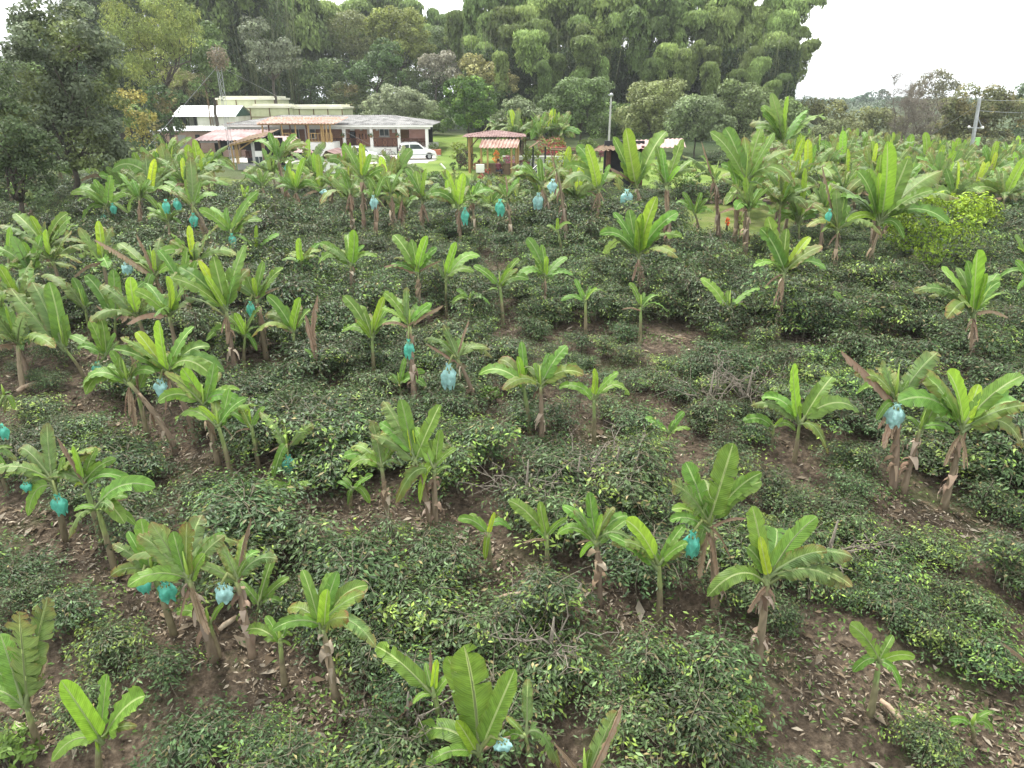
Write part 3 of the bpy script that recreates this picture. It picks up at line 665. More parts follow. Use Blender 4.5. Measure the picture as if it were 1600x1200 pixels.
# ---- cars
def make_car(name, lab):
    h = empty(name, (0, 0, 0), label=lab, cat='car')
    Wd = .86
    def prof(pts, y0, y1, nm, mat, par, bev=.05, sh=1.0):
        me = bpy.data.meshes.new(nm); n = len(pts)
        v = [(x, y0, z) for x, z in pts]+[(x, y1, z) for x, z in pts]
        f = [list(range(n-1, -1, -1)), list(range(n, 2*n))]+[[i, (i+1) % n, n+(i+1) % n, n+i] for i in range(n)]
        me.from_pydata(v, [], f); me.update(); o = link(nm, me, mat, par, False)
        if bev: m = o.modifiers.new('bevel', 'BEVEL'); m.width = bev; m.segments = 3; m.limit_method = 'ANGLE'
        return o
    def arch(cx): return [(cx+.42*cos(a), .32+.42*sin(a)) for a in [pi, pi*.8, pi*.6, pi*.4, pi*.2, 0]]
    body = [(-2.0, .42)]+arch(-1.25)+arch(1.3)+[(2.0, .36), (2.08, .6), (2.0, .86), (1.55, .98), (.95, 1.06), (-1.95, 1.08), (-2.05, .8)]
    # arches must stay above the sill line
    body = [(x, max(z, .32)) for x, z in body]
    prof(body, -Wd, Wd, 'body', M['carwhite'], h)
    cab = [(-1.95, 1.05), (-1.8, 1.6), (-1.5, 1.72), (-.2, 1.74), (.25, 1.66), (.95, 1.05)]
    c = prof(cab, -Wd+.1, Wd-.1, 'cabin', M['carwhite'], h, .07)
    for s in (-1, 1):
        for q in ([(-1.8, 1.12), (-1.68, 1.55), (-.95, 1.6), (-.95, 1.12)], [(-.85, 1.12), (-.85, 1.6), (.12, 1.58), (.7, 1.12)]):
            y = s*(Wd-.1); prof(q, min(y, y+s*.012), max(y, y+s*.012), 'window', M['glass'], h, 0)
    MB().poly([(.98, -.68, 1.07), (.98, .68, 1.07), (.34, .64, 1.63), (.34, -.64, 1.63)]).build('windscreen', M['glass'], h)
    MB().poly([(-1.97, -.66, 1.12), (-1.97, .66, 1.12), (-1.86, .62, 1.56), (-1.86, -.62, 1.56)]).build('rear_window', M['glass'], h)
    MB().box(-2.0, 1.95, -Wd-.015, Wd+.015, .5, .58).build('side_trim', M['metal'], h)
    MB().box(-2.16, -1.98, -.8, .8, .4, .62).build('bumper', M['metal'], h, bevel=.04); MB().box(1.98, 2.14, -.8, .8, .36, .6).build('bumper', M['carwhite'], h, bevel=.04)
    for x in (-1.25, 1.3):
        for s in (-1, 1):
            w_ = MB().bar((x, s*(Wd-.2), .32), (x, s*(Wd+.01), .32), .33, n=20).build('wheel', M['tire'], h, bevel=.03)
            MB().bar((x, s*(Wd+.0), .32), (x, s*(Wd+.03), .32), .2, n=16).build('rim', M['metal'], w_)
    sp = MB().bar((-2.08, 0, .95), (-2.26, 0, .95), .34, n=20).build('spare_wheel', M['tire'], h, bevel=.04)
    for s in (-1, 1):
        MB().box(-2.07, -2.0, s*.72-.1, s*.72+.1, .75, 1.02).build('tail_light', M['red'], h)
        MB().box(1.9, 2.06, s*.66-.12, s*.66+.12, .68, .84).build('headlight', M['glass'], h)
        MB().box(.78, .95, s*(Wd+.08)-.08, s*(Wd+.08)+.08, 1.08, 1.22).build('mirror', M['carwhite'], h)
    MB().box(-1.66, -1.45, -Wd-.006, -Wd-.002, .72, .9).build('red_marking', M['red'], h)
    MB().box(-1.7, .1, -.62, -.58, 1.76, 1.8).box(-1.7, .1, .58, .62, 1.76, 1.8).build('roof_rail', M['metal'], h)
    return h
c1 = make_car('parked_car', 'white three-door off-road car parked on gravel by the veranda')
g = G(651, 250); c1.location = (g.x, g.y+.6, gz(g.x, g.y)+.05); c1.rotation_euler = (0, 0, radians(14)); c1.scale = (.93, .93, .95)
def copy_tree(o, parent=None):
    c = o.copy(); COL.objects.link(c); c.parent = parent
    for ch in list(o.children): copy_tree(ch, c)
    return c
c2 = copy_tree(c1); g = G(563, 253); c2.location = (g.x-.2, g.y+1.2, gz(g.x, g.y)+.05); c2.rotation_euler = (0, 0, radians(4)); c2.scale = (.86, .86, .8)
c2['label'] = 'white car mostly hidden behind bright banana leaves'
def bicycle():
    p = G(602, 249); x, y, z = p.x, p.y+1.6, 4.04; h = empty('bicycle', (x, y, z), label='bicycle leaning by the veranda between the two white cars', cat='bicycle')
    for s in (-.52, .52):
        ring = [(x+s+.33*cos(a), y, z+.34+.33*sin(a)) for a in np.linspace(0, 2*pi, 21)]
        m = MB().tube(ring, .025, 5)
        for k in range(8): m.bar((x+s, y, z+.34), (x+s+.33*cos(k*pi/4), y, z+.34+.33*sin(k*pi/4)), .006, n=3)
        m.build('wheel', M['tire'], h)
    m = MB(); a, b, c, d = (x-.52, y, z+.34), (x-.12, y, z+.3), (x-.2, y, z+.85), (x+.38, y, z+.88)
    for p0, p1 in ((a, b), (a, c), (b, c), (b, d), (c, d), (d, (x+.52, y, z+.34))): m.bar(p0, p1, .022)
    m.build('frame', M['maroon'], h)
    MB().bar((x+.38, y-.28, z+1.02), (x+.38, y+.28, z+1.02), .018).bar((x+.38, y, z+.88), (x+.38, y, z+1.02), .018).build('handlebar', M['metal'], h)
    MB().box(x-.33, x-.08, y-.08, y+.08, z+.93, z+.99).build('saddle', M['dark'], h, bevel=.02)
bicycle()
# ---- planter and lawn bits by the house
def planter():
    Y = 83.2; x = X(677, Y, 4); h = empty('planter_box', (x, Y, 4.05), label='terracotta planter box of red flowers at the veranda corner', cat='planter')
    MB().box(x-.7, x+.9, Y-.4, Y+.4, 4.05, 4.7).build('box', M['terracotta'], h, bevel=.03); MB().box(x-1.6, x+.9, Y-.8, Y+.5, 4.0, 4.12).build('step', M['concrete'], h)
    o = link('flower', leafball((x, Y, 5.0), (.6, .35, .4), 260, .2, (.09, .14, .04), 3), M['tree'], h, False); o.data.transform(Matrix.Translation(-h.location))
planter()
p = G(696, 264); h = empty('white_drain_pipe', p, label='short white pipe standing tilted in the lawn', cat='pipe')
MB().tube([p, p+Vector((-.25, .15, .27)), p+Vector((-.45, .25, .42))], [.07, .07, .09], 10).build('pipe', M['white'], h)
MB().bar(p+Vector((-.45, .25, .42)), p+Vector((-.48, .27, .45)), .11, n=10).build('collar', M['concrete'], h)

# ---- person seated at the garden table
def skin_body(name, verts, edges, mat, parent, sub=2, root=0):
    me = bpy.data.meshes.new(name); me.from_pydata([v[:3] for v in verts], edges, []); me.update(); me.materials.append(mat)
    o = bpy.data.objects.new(name, me); COL.objects.link(o); o.parent = parent
    m = o.modifiers.new('skin', 'SKIN'); m.use_smooth_shade = True
    for i, v in enumerate(verts):
        sv_ = me.skin_vertices[0].data[i]; sv_.radius = (v[3], v[4] if len(v) > 4 else v[3]); sv_.use_root = (i == root)
    s = o.modifiers.new('sub', 'SUBSURF'); s.levels = sub; s.render_levels = sub
    return o
def person():
    Y = 60.0; x = X(779, Y, 4.5); z = 4.02
    h = empty('person', (x, Y, z), rz=radians(160), label='person in a maroon top seated at the garden bar counter', cat='person')
    v = [(0, 0, .5, .15, .12), (0, .02, .72, .13, .1), (0, .03, .92, .16, .11), (0, .03, 1.04, .1, .09), (0, .02, 1.12, .055), (0, -.01, 1.22, .09, .1), (0, -.015, 1.33, .075, .09),
         (-.17, .03, .98, .06), (-.23, -.02, .74, .045), (-.2, -.24, .66, .035), (-.18, -.31, .66, .03),
         (.17, .03, .98, .06), (.23, -.02, .74, .045), (.2, -.24, .66, .035), (.18, -.31, .66, .03),
         (-.1, -.05, .48, .09), (-.11, -.42, .48, .07), (-.11, -.44, .1, .045), (-.11, -.56, .05, .035),
         (.1, -.05, .48, .09), (.11, -.42, .48, .07), (.11, -.44, .1, .045), (.11, -.56, .05, .035)]
    e = [(0, 1), (1, 2), (2, 3), (3, 4), (4, 5), (5, 6), (2, 7), (7, 8), (8, 9), (9, 10), (2, 11), (11, 12), (12, 13), (13, 14), (0, 15), (15, 16), (16, 17), (17, 18), (0, 19), (19, 20), (20, 21), (21, 22)]
    for s, b in ((-1, 10), (1, 14)):       # five fingers and a thumb at the side of each palm
        px_, py_, pz_ = v[b][:3]
        for q, (dx, ln) in enumerate(((-.022, .06), (-.008, .07), (.007, .066), (.021, .052))):
            i0 = len(v); v += [(px_+dx, py_-.03, pz_, .009), (px_+dx, py_-.03-ln, pz_-.02, .007)]; e += [(b, i0), (i0, i0+1)]
        i0 = len(v); v += [(px_-s*.035, py_+.0, pz_, .01), (px_-s*.055, py_-.035, pz_-.01, .008)]; e += [(b, i0), (i0, i0+1)]
    skin_body('body', v, e, M['skin'], h)
    skin_body('shirt', [(0, 0, .5, .19, .15), (0, .02, .72, .165, .13), (0, .03, .92, .185, .135), (0, .03, 1.03, .11, .1), (-.17, .03, .99, .085), (-.235, -.02, .76, .065), (.17, .03, .99, .085), (.235, -.02, .76, .065)],
              [(0, 1), (1, 2), (2, 3), (2, 4), (4, 5), (2, 6), (6, 7)], M['maroon'], h)
    skin_body('trousers', [(0, 0, .48, .17, .14), (-.1, -.05, .48, .11), (-.11, -.42, .49, .09), (-.11, -.44, .14, .07), (.1, -.05, .48, .11), (.11, -.42, .49, .09), (.11, -.44, .14, .07)],
              [(0, 1), (1, 2), (2, 3), (0, 4), (4, 5), (5, 6)], M['navy'], h)
    MB().ball((0, .03, 1.31), (.105, .115, .12), 14, 10).build('hair', M['hair'], None, True).parent = h
    m = MB(); m.ball((-.033, -.1, 1.28), .014).ball((.033, -.1, 1.28), .014).ball((0, -.113, 1.25), (.012, .02, .022)).ball((0, -.1, 1.21), (.028, .012, .008)).ball((-.09, 0, 1.26), (.012, .03, .04)).ball((.09, 0, 1.26), (.012, .03, .04))
    m.build('face', M['skin'], None, True).parent = h
    st = empty('stool', (x, Y, z), label='wooden stool under the seated person in maroon', cat='stool')
    q = MB().bar((x, Y, z+.34), (x, Y, z+.39), .2, n=12).build('seat', M['oldwood'], st)
    for a in range(4): MB().bar((x+.13*cos(a*pi/2), Y+.13*sin(a*pi/2), z+.34), (x+.2*cos(a*pi/2), Y+.2*sin(a*pi/2), z-.02), .02).build('leg', M['oldwood'], st)
person()

# ---- utility poles, mast and lattice tower
def pole1():
    Y = 76; x = X(953, Y, 8); z = Z(150, Y); h = empty('utility_pole', (x, Y, 4), label='plain pale utility pole behind the low dark shed', cat='utility pole')
    MB().bar((x, Y, 3.9), (x, Y, z), .13, .09, 10).build('pole', M['concrete'], h); MB().ball((x, Y-.1, z+.1), .2).bar((x, Y, z-.1), (x-.35, Y-.4, z+.12), .04).build('lamp_head', M['metal'], h)
pole1()
def pole2():
    Y = 55; x = X(1518, Y, 5); z = Z(153, Y); xt = X(1531, Y, z)
    h = empty('utility_pole', (x, Y, 4), label='tilted metal utility pole with lime green panel and thin wires', cat='utility pole')
    T = Vector((xt, Y, z)); B = Vector((x-.2, Y, 3.9)); MB().bar(B, T, .17, .11, 10).build('pole', M['metal'], h)
    P = lambda f: B.lerp(T, f)
    p1, p2 = P(.8), P(.66); MB().bar(p1, p1+Vector((.55, 0, -.75)), .035).bar(p2+Vector((-.5, 0, .05)), p2+Vector((.62, 0, .0)), .05).build('crossarm', M['metal'], h)
    MB().ball(p2+Vector((.55, 0, .05)), .12).ball(p2+Vector((-.45, 0, .1)), .1).ball(P(.99), .09).build('insulator', M['whitewall'], h)
    q = P(.5); MB().box(q.x+.1, q.x+.5, q.y-.1, q.y+.06, q.z-.25, q.z+.35).build('panel', M['limegreen'], h, bevel=.02)
    m = MB()
    def wire(a, b, sag, n=14):
        a, b = Vector(a), Vector(b); m.tube([a.lerp(b, i/n)+Vector((0, 0, -4*sag*(i/n)*(1-i/n))) for i in range(n+1)], .014, 4)
    wire(P(.98), P(.98)+Vector((30, 20, 1.2)), .5); wire(P(.86), P(.86)+Vector((30, 20, .8)), .6)
    wire(P(.93), G(1478, 262)+Vector((0, 10, 0)), .05); wire(P(.45), P(.1)+Vector((1.9, 0, 1)), .5)
    m.build('wire', M['metal'], h)
pole2()
def tower():
    Y = 70; x = X(354, Y, 8); zt = Z(74, Y); h = empty('lattice_mast', (x, Y, 4), label='slender lattice radio mast with dried vine clump near its top', cat='mast')
    C = [(x+.24*cos(a), Y+.24*sin(a)) for a in (0, 2*pi/3, 4*pi/3)]; m = MB()
    for cx, cy in C: m.bar((cx, cy, 3.9), (cx, cy, zt), .022, n=4)
    n = int((zt-4)/.55)
    for i in range(n):
        z0 = 4+i*.55
        for k in range(3): m.bar((*C[k], z0), (*C[(k+1) % 3], z0+.55), .01, n=3); m.bar((*C[k], z0), (*C[(k+1) % 3], z0), .01, n=3)
    m.build('lattice', M['metal'], h)
    o = link('dried_vine', leafball((x+.1, Y, Z(91, Y)), (.95, .8, 1.1), 900, .22, (.2, .16, .11), 17, hang=.6), M['tree'], h, False); o.data.transform(Matrix.Translation(-h.location))
    g = MB(); g.bar((x, Y, zt-1.5), (x+13, Y+14, 4), .012, n=3).bar((x, Y, zt-1.5), (x-9, Y-2, 4), .012, n=3); g.build('guy_wire', M['metal'], h)
    Y = 99; x = X(327, Y, 8); h = empty('lamp_mast', (x, Y, 4), label='thin leaning pole with a small lamp above the white cottage', cat='mast')
    t = Vector((X(320.5, Y, 12), Y, Z(101, Y))); MB().bar((x, Y, 4), t, .09, .06).bar((x+.5, Y, 4), Vector((x, Y, 4)).lerp(t, .72), .05).build('pole', M['oldwood'], h); MB().ball(t, .22).build('lamp', M['white'], h, True)
tower()
# ------------------------------------------------------------------ trees
def limb(mb, a, b, r0, r1, rg, n=5, wob_=.12):
    a, b = Vector(a), Vector(b); L_ = (b-a).length; pts = []
    for i in range(n+1):
        t = i/n; p = a.lerp(b, t)
        if 0 < i < n: p += Vector(rg.normal(size=3))*L_*wob_*.35
        p.z += sin(pi*t)*L_*.06; pts.append(p)
    mb.tube(pts, [r0+(r1-r0)*i/n for i in range(n+1)], 6); return pts
def crown_arrays(ells, leaf, dens, rg, lobe=.3, inner=.22):
    """ells: (centre xyz, radii xyz); returns leaf positions, outward directions and a brightness per clump"""
    Ps, Ds, Cs = [], [], []
    for c, r in ells:
        c, r = np.array(c), np.array(r); R = r.mean(); nl = int(max(10, 20*(.3/lobe)**2))
        d = rg.normal(size=(nl, 3)); d /= np.linalg.norm(d, axis=1)[:, None]; d[:, 2] = np.where(d[:, 2] < -.45, -d[:, 2], d[:, 2])
        lc = c+d*r*rg.uniform(.66, .98, nl)[:, None]; lr = R*lobe*rg.uniform(.55, 1.35, nl)
        for q in range(nl):
            n = int(dens*4*pi*lr[q]**2/leaf**2)
            if n < 6: n = 6
            e = rg.normal(size=(n, 3)); e /= np.linalg.norm(e, axis=1)[:, None]
            keep = (e@d[q]) > -.5; e = e[keep]
            rad = rg.uniform(.55, 1.08, len(e))**.7
            Ps.append(lc[q]+e*lr[q]*rad[:, None]*np.array([1.1, 1.1, .8])); Ds.append(e*.7+d[q]*.3); Cs.append(np.full(len(e), np.exp(rg.normal()*.2)))
        n = int(inner*dens*4*pi*R**2/leaf**2); e = rg.normal(size=(n, 3)); e /= np.linalg.norm(e, axis=1)[:, None]
        Ps.append(c+e*r*(rg.uniform(.2, .8, n)[:, None])); Ds.append(e); Cs.append(np.full(n, 1.))
    return np.concatenate(Ps), np.concatenate(Ds), np.concatenate(Cs)
def tree(name, label, Y, ells, col, leaf=.3, dens=.55, group=None, cat='tree', trunk=True, lobe=.3, col2=None, seed=1, hang=0, dr=1.0, base=None, width=.62, mat='tree'):
    """ells in picture units (cx, cy, rx, ry) turned into real ellipsoids round depth Y"""
    rg = np.random.default_rng(seed); E = []
    for k, e in enumerate(ells):
        cx, cy, rx, ry = e[:4]; yy = Y+(e[4] if len(e) > 4 else 0)
        p = at(cx, cy, yy); s = (yy*cos(PITCH)+(CAMZ-p.z)*sin(PITCH))/FPX
        E.append(((p.x, p.y, p.z), (rx*s, .5*(rx+ry)*s*dr, ry*s)))
    mx_ = sum(e[0][0] for e in E)/len(E); bx = mx_ if base is None else X(base, Y, 5); bz = float(gz(bx, Y))
    h = empty(name, (bx, Y, bz), label=label, cat=cat, group=group)
    P, D, C = crown_arrays(E, leaf, dens*3.6, rg, lobe)
    ok = P[:, 2] > gz(P[:, 0], P[:, 1])-.1; P, D, C = P[ok], D[ok], C[ok]
    cv = np.array(col)[None, :].repeat(len(P), 0)*1.55
    if col2 is not None:
        f = (np.sin(P[:, 0]*1.3+seed)*np.sin(P[:, 2]*1.1+seed*2)*np.sin(P[:, 1]+seed) > .12)[:, None]
        cv = np.where(f, np.array(col2)[None, :]*1.55, cv)
    me = kites(P-np.array([bx, Y, bz]), D, leaf, None, rg, .22, .35, hang, width, colv=cv, clump=C)
    link('crown', me, M[mat], h, False)
    if trunk:
        m = MB(); zc = min(e[0][2] for e in E); H = max(.8, zc-bz); r = max(.06, .017*(max(e[0][2] for e in E)-bz))
        t = limb(m, (bx, Y, bz-.3), (bx+(mx_-bx)*.5, Y, bz+H*.75), r*1.4, r*.8, rg, 6, .05)
        for c, rr in E:
            for q in range(3):
                b = Vector(c)+Vector((rg.normal()*rr[0]*.4, rg.normal()*rr[1]*.4, rg.uniform(-.2, .5)*rr[2])); limb(m, t[-1], b, r*.5, r*.1, rg, 5, .2)
        m.build('trunk', M['bark'], h, True)
    return h
G1, G2, G3 = (.075, .115, .035), (.05, .085, .028), (.11, .15, .04)
GREY, OLIVE, YEL = (.11, .135, .075), (.105, .115, .04), (.2, .2, .045)
T = tree
T('broadleaf_tree', 'tallest grey-green tree with rough dense crown at the field edge', 40, [(95, 60, 70, 62), (55, 130, 50, 60), (135, 135, 58, 60), (100, 215, 75, 60), (160, 235, 42, 50), (60, 240, 50, 55)], (.07, .088, .048), .2, .6, seed=3, col2=(.08, .1, .035), base=118, lobe=.26)
T('broadleaf_tree', 'drooping green tree overhanging the field below the grey-green tree', 31, [(18, 215, 50, 55), (38, 290, 50, 52), (70, 250, 34, 40), (-20, 130, 40, 60)], (.045, .07, .028), .16, .55, seed=4, col2=(.075, .1, .03), base=24, lobe=.27)
T('vine_covered_tree', 'tall tree draped in yellow-green hanging vines', 82, [(215, 45, 42, 55), (262, 30, 45, 55), (245, 110, 48, 55), (205, 95, 34, 50), (285, 60, 28, 40)], (.12, .155, .04), .34, .5, seed=5, hang=1.2, col2=(.17, .2, .05), width=.3)
T('broadleaf_tree', 'mid green tree with a narrow crown before the dark bamboo stems', 92, [(318, 90, 32, 48), (335, 125, 35, 40)], G1, .36, .45, seed=6)
T('yellowing_tree', 'small yellow-brown tree beside the brick annex', 70, [(212, 172, 30, 34), (222, 205, 26, 30)], (.2, .17, .045), .26, .45, seed=7, col2=G3)
T('broadleaf_tree', 'dark shrubby tree between yellow-brown tree and brick annex', 78, [(255, 195, 28, 26), (262, 160, 30, 26), (230, 230, 30, 20)], G2, .3, .5, seed=8, col2=(.15, .14, .06))
T('broadleaf_tree', 'olive brown rounded tree just above the white cottage', 112, [(300, 140, 32, 24), (275, 130, 26, 22)], (.13, .125, .055), .36, .45, seed=9)
T('broadleaf_tree', 'dark green spreading tree behind the first greenhouse', 132, [(440, 140, 44, 30), (400, 128, 36, 26), (470, 122, 34, 28)], G1, .42, .5, seed=10)
T('broadleaf_tree', 'bushy mid green tree behind the longest greenhouse', 128, [(505, 130, 42, 36), (540, 145, 36, 30)], G2, .42, .5, seed=11, col2=G1)
T('broadleaf_tree', 'deep green tree with upright crown above the farmhouse ridge', 118, [(590, 108, 36, 32), (605, 90, 24, 26), (565, 120, 26, 24)], (.055, .095, .03), .4, .55, seed=12)
T('round_tree', 'large round yellow-green tree crown before the sky gap', 138, [(622, 62, 46, 48), (600, 50, 26, 30), (650, 75, 26, 30)], (.125, .155, .035), .42, .6, seed=13, lobe=.22)
T('broadleaf_tree', 'brownish green tree left of the round yellow-green crown', 142, [(545, 60, 36, 40), (565, 85, 30, 26)], OLIVE, .44, .5, seed=14)
T('grey_leaved_tree', 'dense low grey-green rounded tree behind the veranda roof', 101, [(622, 165, 46, 28), (600, 172, 34, 26), (658, 172, 30, 24)], (.145, .17, .095), .32, .65, seed=15, lobe=.2)
T('grey_leaved_tree', 'pinkish grey flowering tree above the low grey-green tree', 122, [(690, 112, 34, 24), (672, 100, 20, 16)], (.17, .165, .12), .36, .5, seed=16)
T('orange_tree', 'glossy dark green round tree beside the lawn', 93, [(737, 158, 44, 34), (735, 185, 46, 24), (720, 140, 26, 20)], (.05, .095, .018), .34, .7, seed=17, lobe=.18, col2=(.09, .15, .025))
T('broadleaf_tree', 'yellowish tree rising behind the glossy dark round tree', 110, [(752, 122, 42, 26), (738, 102, 22, 16), (785, 135, 26, 20)], (.15, .15, .055), .36, .5, seed=18)
T('broadleaf_tree', 'grey twiggy shrub tree behind the gazebo roof', 84, [(812, 178, 28, 22), (790, 192, 26, 16), (838, 190, 24, 18)], (.1, .12, .06), .28, .5, seed=19)
T('broadleaf_tree', 'leafy green tree behind the red flowering bush', 90, [(900, 150, 38, 26), (880, 175, 40, 28), (935, 150, 28, 28), (920, 185, 36, 26)], (.085, .12, .04), .34, .55, seed=20)
T('broadleaf_tree', 'light olive tree with feathery crown behind the pale utility pole', 88, [(1010, 160, 40, 30), (1045, 150, 34, 26), (995, 190, 32, 28), (1030, 195, 34, 26)], (.135, .16, .06), .34, .48, seed=21)
T('broadleaf_tree', 'broad dull green tree filling the space behind the sheds', 80, [(1090, 185, 44, 36), (1060, 210, 36, 28), (1115, 205, 34, 30)], (.085, .115, .05), .32, .55, seed=22)
T('broadleaf_tree', 'pointed green tree under the end of the bamboo grove', 86, [(1165, 165, 40, 32), (1140, 150, 26, 20), (1185, 190, 38, 34), (1150, 205, 34, 30)], (.09, .12, .045), .34, .5, seed=23)
T('broadleaf_tree', 'low olive tree on the slope beyond the tall far bananas', 118, [(1292, 182, 34, 22), (1262, 180, 26, 22), (1310, 205, 30, 18)], OLIVE, .4, .5, seed=24)
T('broadleaf_tree', 'wide flat olive tree before the hazy hills', 112, [(1350, 195, 40, 22), (1385, 192, 30, 20), (1330, 215, 30, 18), (1375, 222, 30, 14)], (.12, .135, .05), .4, .5, seed=25)
for i, (cx, cy, rx, ry, Y, lb) in enumerate(((1340, 228, 34, 15, 70, 'low olive bushy tree behind the far banana field before the hills'), (1395, 232, 30, 14, 68, 'low twiggy bush tree under the tall leafless tree'), (1450, 230, 34, 16, 72, 'low dull tree in front of the bare twig tangle'),
    (1500, 238, 36, 18, 74, 'dark low tree at the foot of the spreading olive tree'), (1560, 240, 36, 20, 70, 'dark bushy tree just beyond the tilted pole'), (1605, 235, 26, 24, 66, 'grey-green bush tree cut by the frame beyond the bananas'), (1290, 225, 30, 16, 78, 'low green tree beside the very tall far banana'))):
    T('broadleaf_tree', lb, Y, [(cx, cy, rx, ry), (cx-rx*.5, cy+ry*.4, rx*.7, ry*.8), (cx+rx*.5, cy+ry*.4, rx*.7, ry*.8)], (.085, .1, .042), .3, .5, seed=300+i, col2=(.1, .1, .05))
T('broadleaf_tree', 'olive tree filling the gap just before the tilted pole', 96, [(1478, 205, 28, 22), (1455, 215, 24, 18)], (.11, .12, .05), .34, .5, seed=50)
T('broadleaf_tree', 'dull green tree between the low olive tree and wide flat tree', 104, [(1300, 208, 36, 18), (1270, 215, 26, 14)], (.09, .11, .045), .36, .5, seed=51)
T('broadleaf_tree', 'tall hazy half-bare tree standing against the sky', 120, [(1462, 132, 26, 20), (1478, 150, 18, 24), (1440, 142, 18, 16), (1455, 185, 30, 34)], (.13, .135, .08), .36, .35, seed=26)
T('spreading_tree', 'big dark olive spreading tree behind the tilted utility pole', 92, [(1520, 168, 52, 28), (1555, 188, 42, 38), (1500, 205, 34, 30), (1545, 225, 40, 24), (1490, 175, 20, 16)], (.085, .095, .035), .32, .55, seed=27, col2=(.13, .12, .045))
T('broadleaf_tree', 'blue-green tree cut by the frame beside the spreading olive tree', 100, [(1606, 170, 20, 38), (1600, 225, 26, 40)], (.08, .12, .06), .34, .5, seed=28)
for i, (cx, cy, rx, ry, Y, lb) in enumerate(((1372, 151, 20, 10, 330, 'darkest round tree on the hazy hill ridge'), (1345, 156, 13, 6, 340, 'small pale tree next to the darkest ridge tree'), (1410, 158, 16, 9, 300, 'low dark tree on the ridge behind the bare twigs'))):
    T('ridge_tree', lb, Y, [(cx, cy, rx, ry)], (.05, .085, .05), .8, .5, seed=40+i)
T('broadleaf_tree', 'shadowy tree in the top corner gap behind the vine-covered tree', 105, [(160, 60, 34, 40), (150, 20, 40, 30), (180, 120, 26, 50)], (.035, .055, .022), .4, .5, seed=60)
T('broadleaf_tree', 'grey mossy tree hanging over the radio mast', 108, [(420, 95, 30, 30), (400, 60, 22, 30), (445, 90, 24, 24)], (.1, .115, .07), .4, .4, seed=61, hang=.8)
T('broadleaf_tree', 'dark low tree between the longest greenhouse and round grey-green tree', 116, [(555, 158, 24, 22), (530, 150, 20, 18)], (.06, .08, .03), .34, .5, seed=62, col2=(.14, .13, .05))
T('broadleaf_tree', 'fine leaved green tree under the sky gap', 145, [(680, 70, 34, 24), (705, 78, 26, 18), (655, 100, 30, 20)], (.09, .13, .04), .44, .5, seed=63)
for i, (cx, cy, rx, ry, Y, c, lb) in enumerate(((150, 165, 40, 40, 100, G2, 'dark bushy tree behind the tall grey-green tree'), (190, 120, 34, 44, 108, G1, 'dense green tree behind the vine-covered tree base'),
    (350, 165, 30, 26, 138, G2, 'dark bushy tree just behind the radio mast'), (385, 148, 34, 26, 142, G1, 'bushy tree between the radio mast and first greenhouse'), (300, 165, 34, 24, 128, (.1, .1, .05), 'brownish bush behind the green gable'),
    (470, 160, 40, 22, 146, G1, 'low green thicket tree behind the greenhouses'), (520, 100, 34, 34, 152, G1, 'green tree under the pale bamboo plumes'), (575, 150, 34, 26, 134, G2, 'dark tree filling the gap above the longest greenhouse'),
    (640, 130, 40, 28, 150, G1, 'green tree beneath the round yellow-green crown'), (690, 150, 36, 30, 128, G2, 'shaded tree between grey-green tree and glossy orange tree'), (670, 185, 34, 22, 112, G1, 'low dark tree at the lawn corner'),
    (780, 165, 40, 28, 108, G2, 'dark tree behind the banana grove'), (850, 160, 40, 26, 112, G1, 'green tree behind the pale banana grove'), (960, 190, 36, 26, 96, G1, 'green tree just behind the utility pole'),
    (1225, 190, 34, 34, 92, G1, 'green tree behind the very tall far banana'), (90, 90, 60, 60, 120, G2, 'dark far tree seen through the tall grey-green crown'), (30, 150, 40, 60, 90, G1, 'green tree in the frame corner behind the drooping tree'),
    (545, 185, 40, 14, 118, G1, 'low hedge-like tree behind the farmhouse roof'), (430, 60, 40, 40, 150, G2, 'dark tall tree above the mossy tree'), (360, 60, 40, 50, 150, G2, 'shadowed tall tree behind the radio mast'))):
    T('broadleaf_tree', lb, Y, [(cx, cy, rx, ry), (cx-rx*.4, cy+ry*.6, rx*.8, ry*.7), (cx+rx*.5, cy+ry*.5, rx*.7, ry*.7)], c, .42, .5, seed=200+i)
# far woods that read as one mass on the ridge
def far_woods():
    rg = np.random.default_rng(9); E = []
    for i in range(90):
        px_ = rg.uniform(1240, 1680); Y = rg.uniform(260, 620); x = (px_-800)/FPX*Y*.93; z = float(gz(x, Y)); r = rg.uniform(3.5, 6.5)
        E.append(((x, Y, z+r*.3), (r*1.6, r, r*.6)))
    for i in range(40):
        Y = rg.uniform(170, 240); x = rg.uniform(-190, -40); z = float(gz(x, Y)); r = rg.uniform(5, 9); E.append(((x, Y, z+r*.8), (r, r, r*1.2)))
    P, D, C = crown_arrays(E, 1.3, .5, rg, .34)
    o = link('distant_woods', kites(P, D, 1.3, None, rg, .22, .35, 0, .5, colv=np.array([(.06, .1, .04)]).repeat(len(P), 0), clump=C), M['tree'], None, False)
    tag(o, 'hazy far woodland along the low hill ridge', 'woods', kind='stuff')
far_woods()
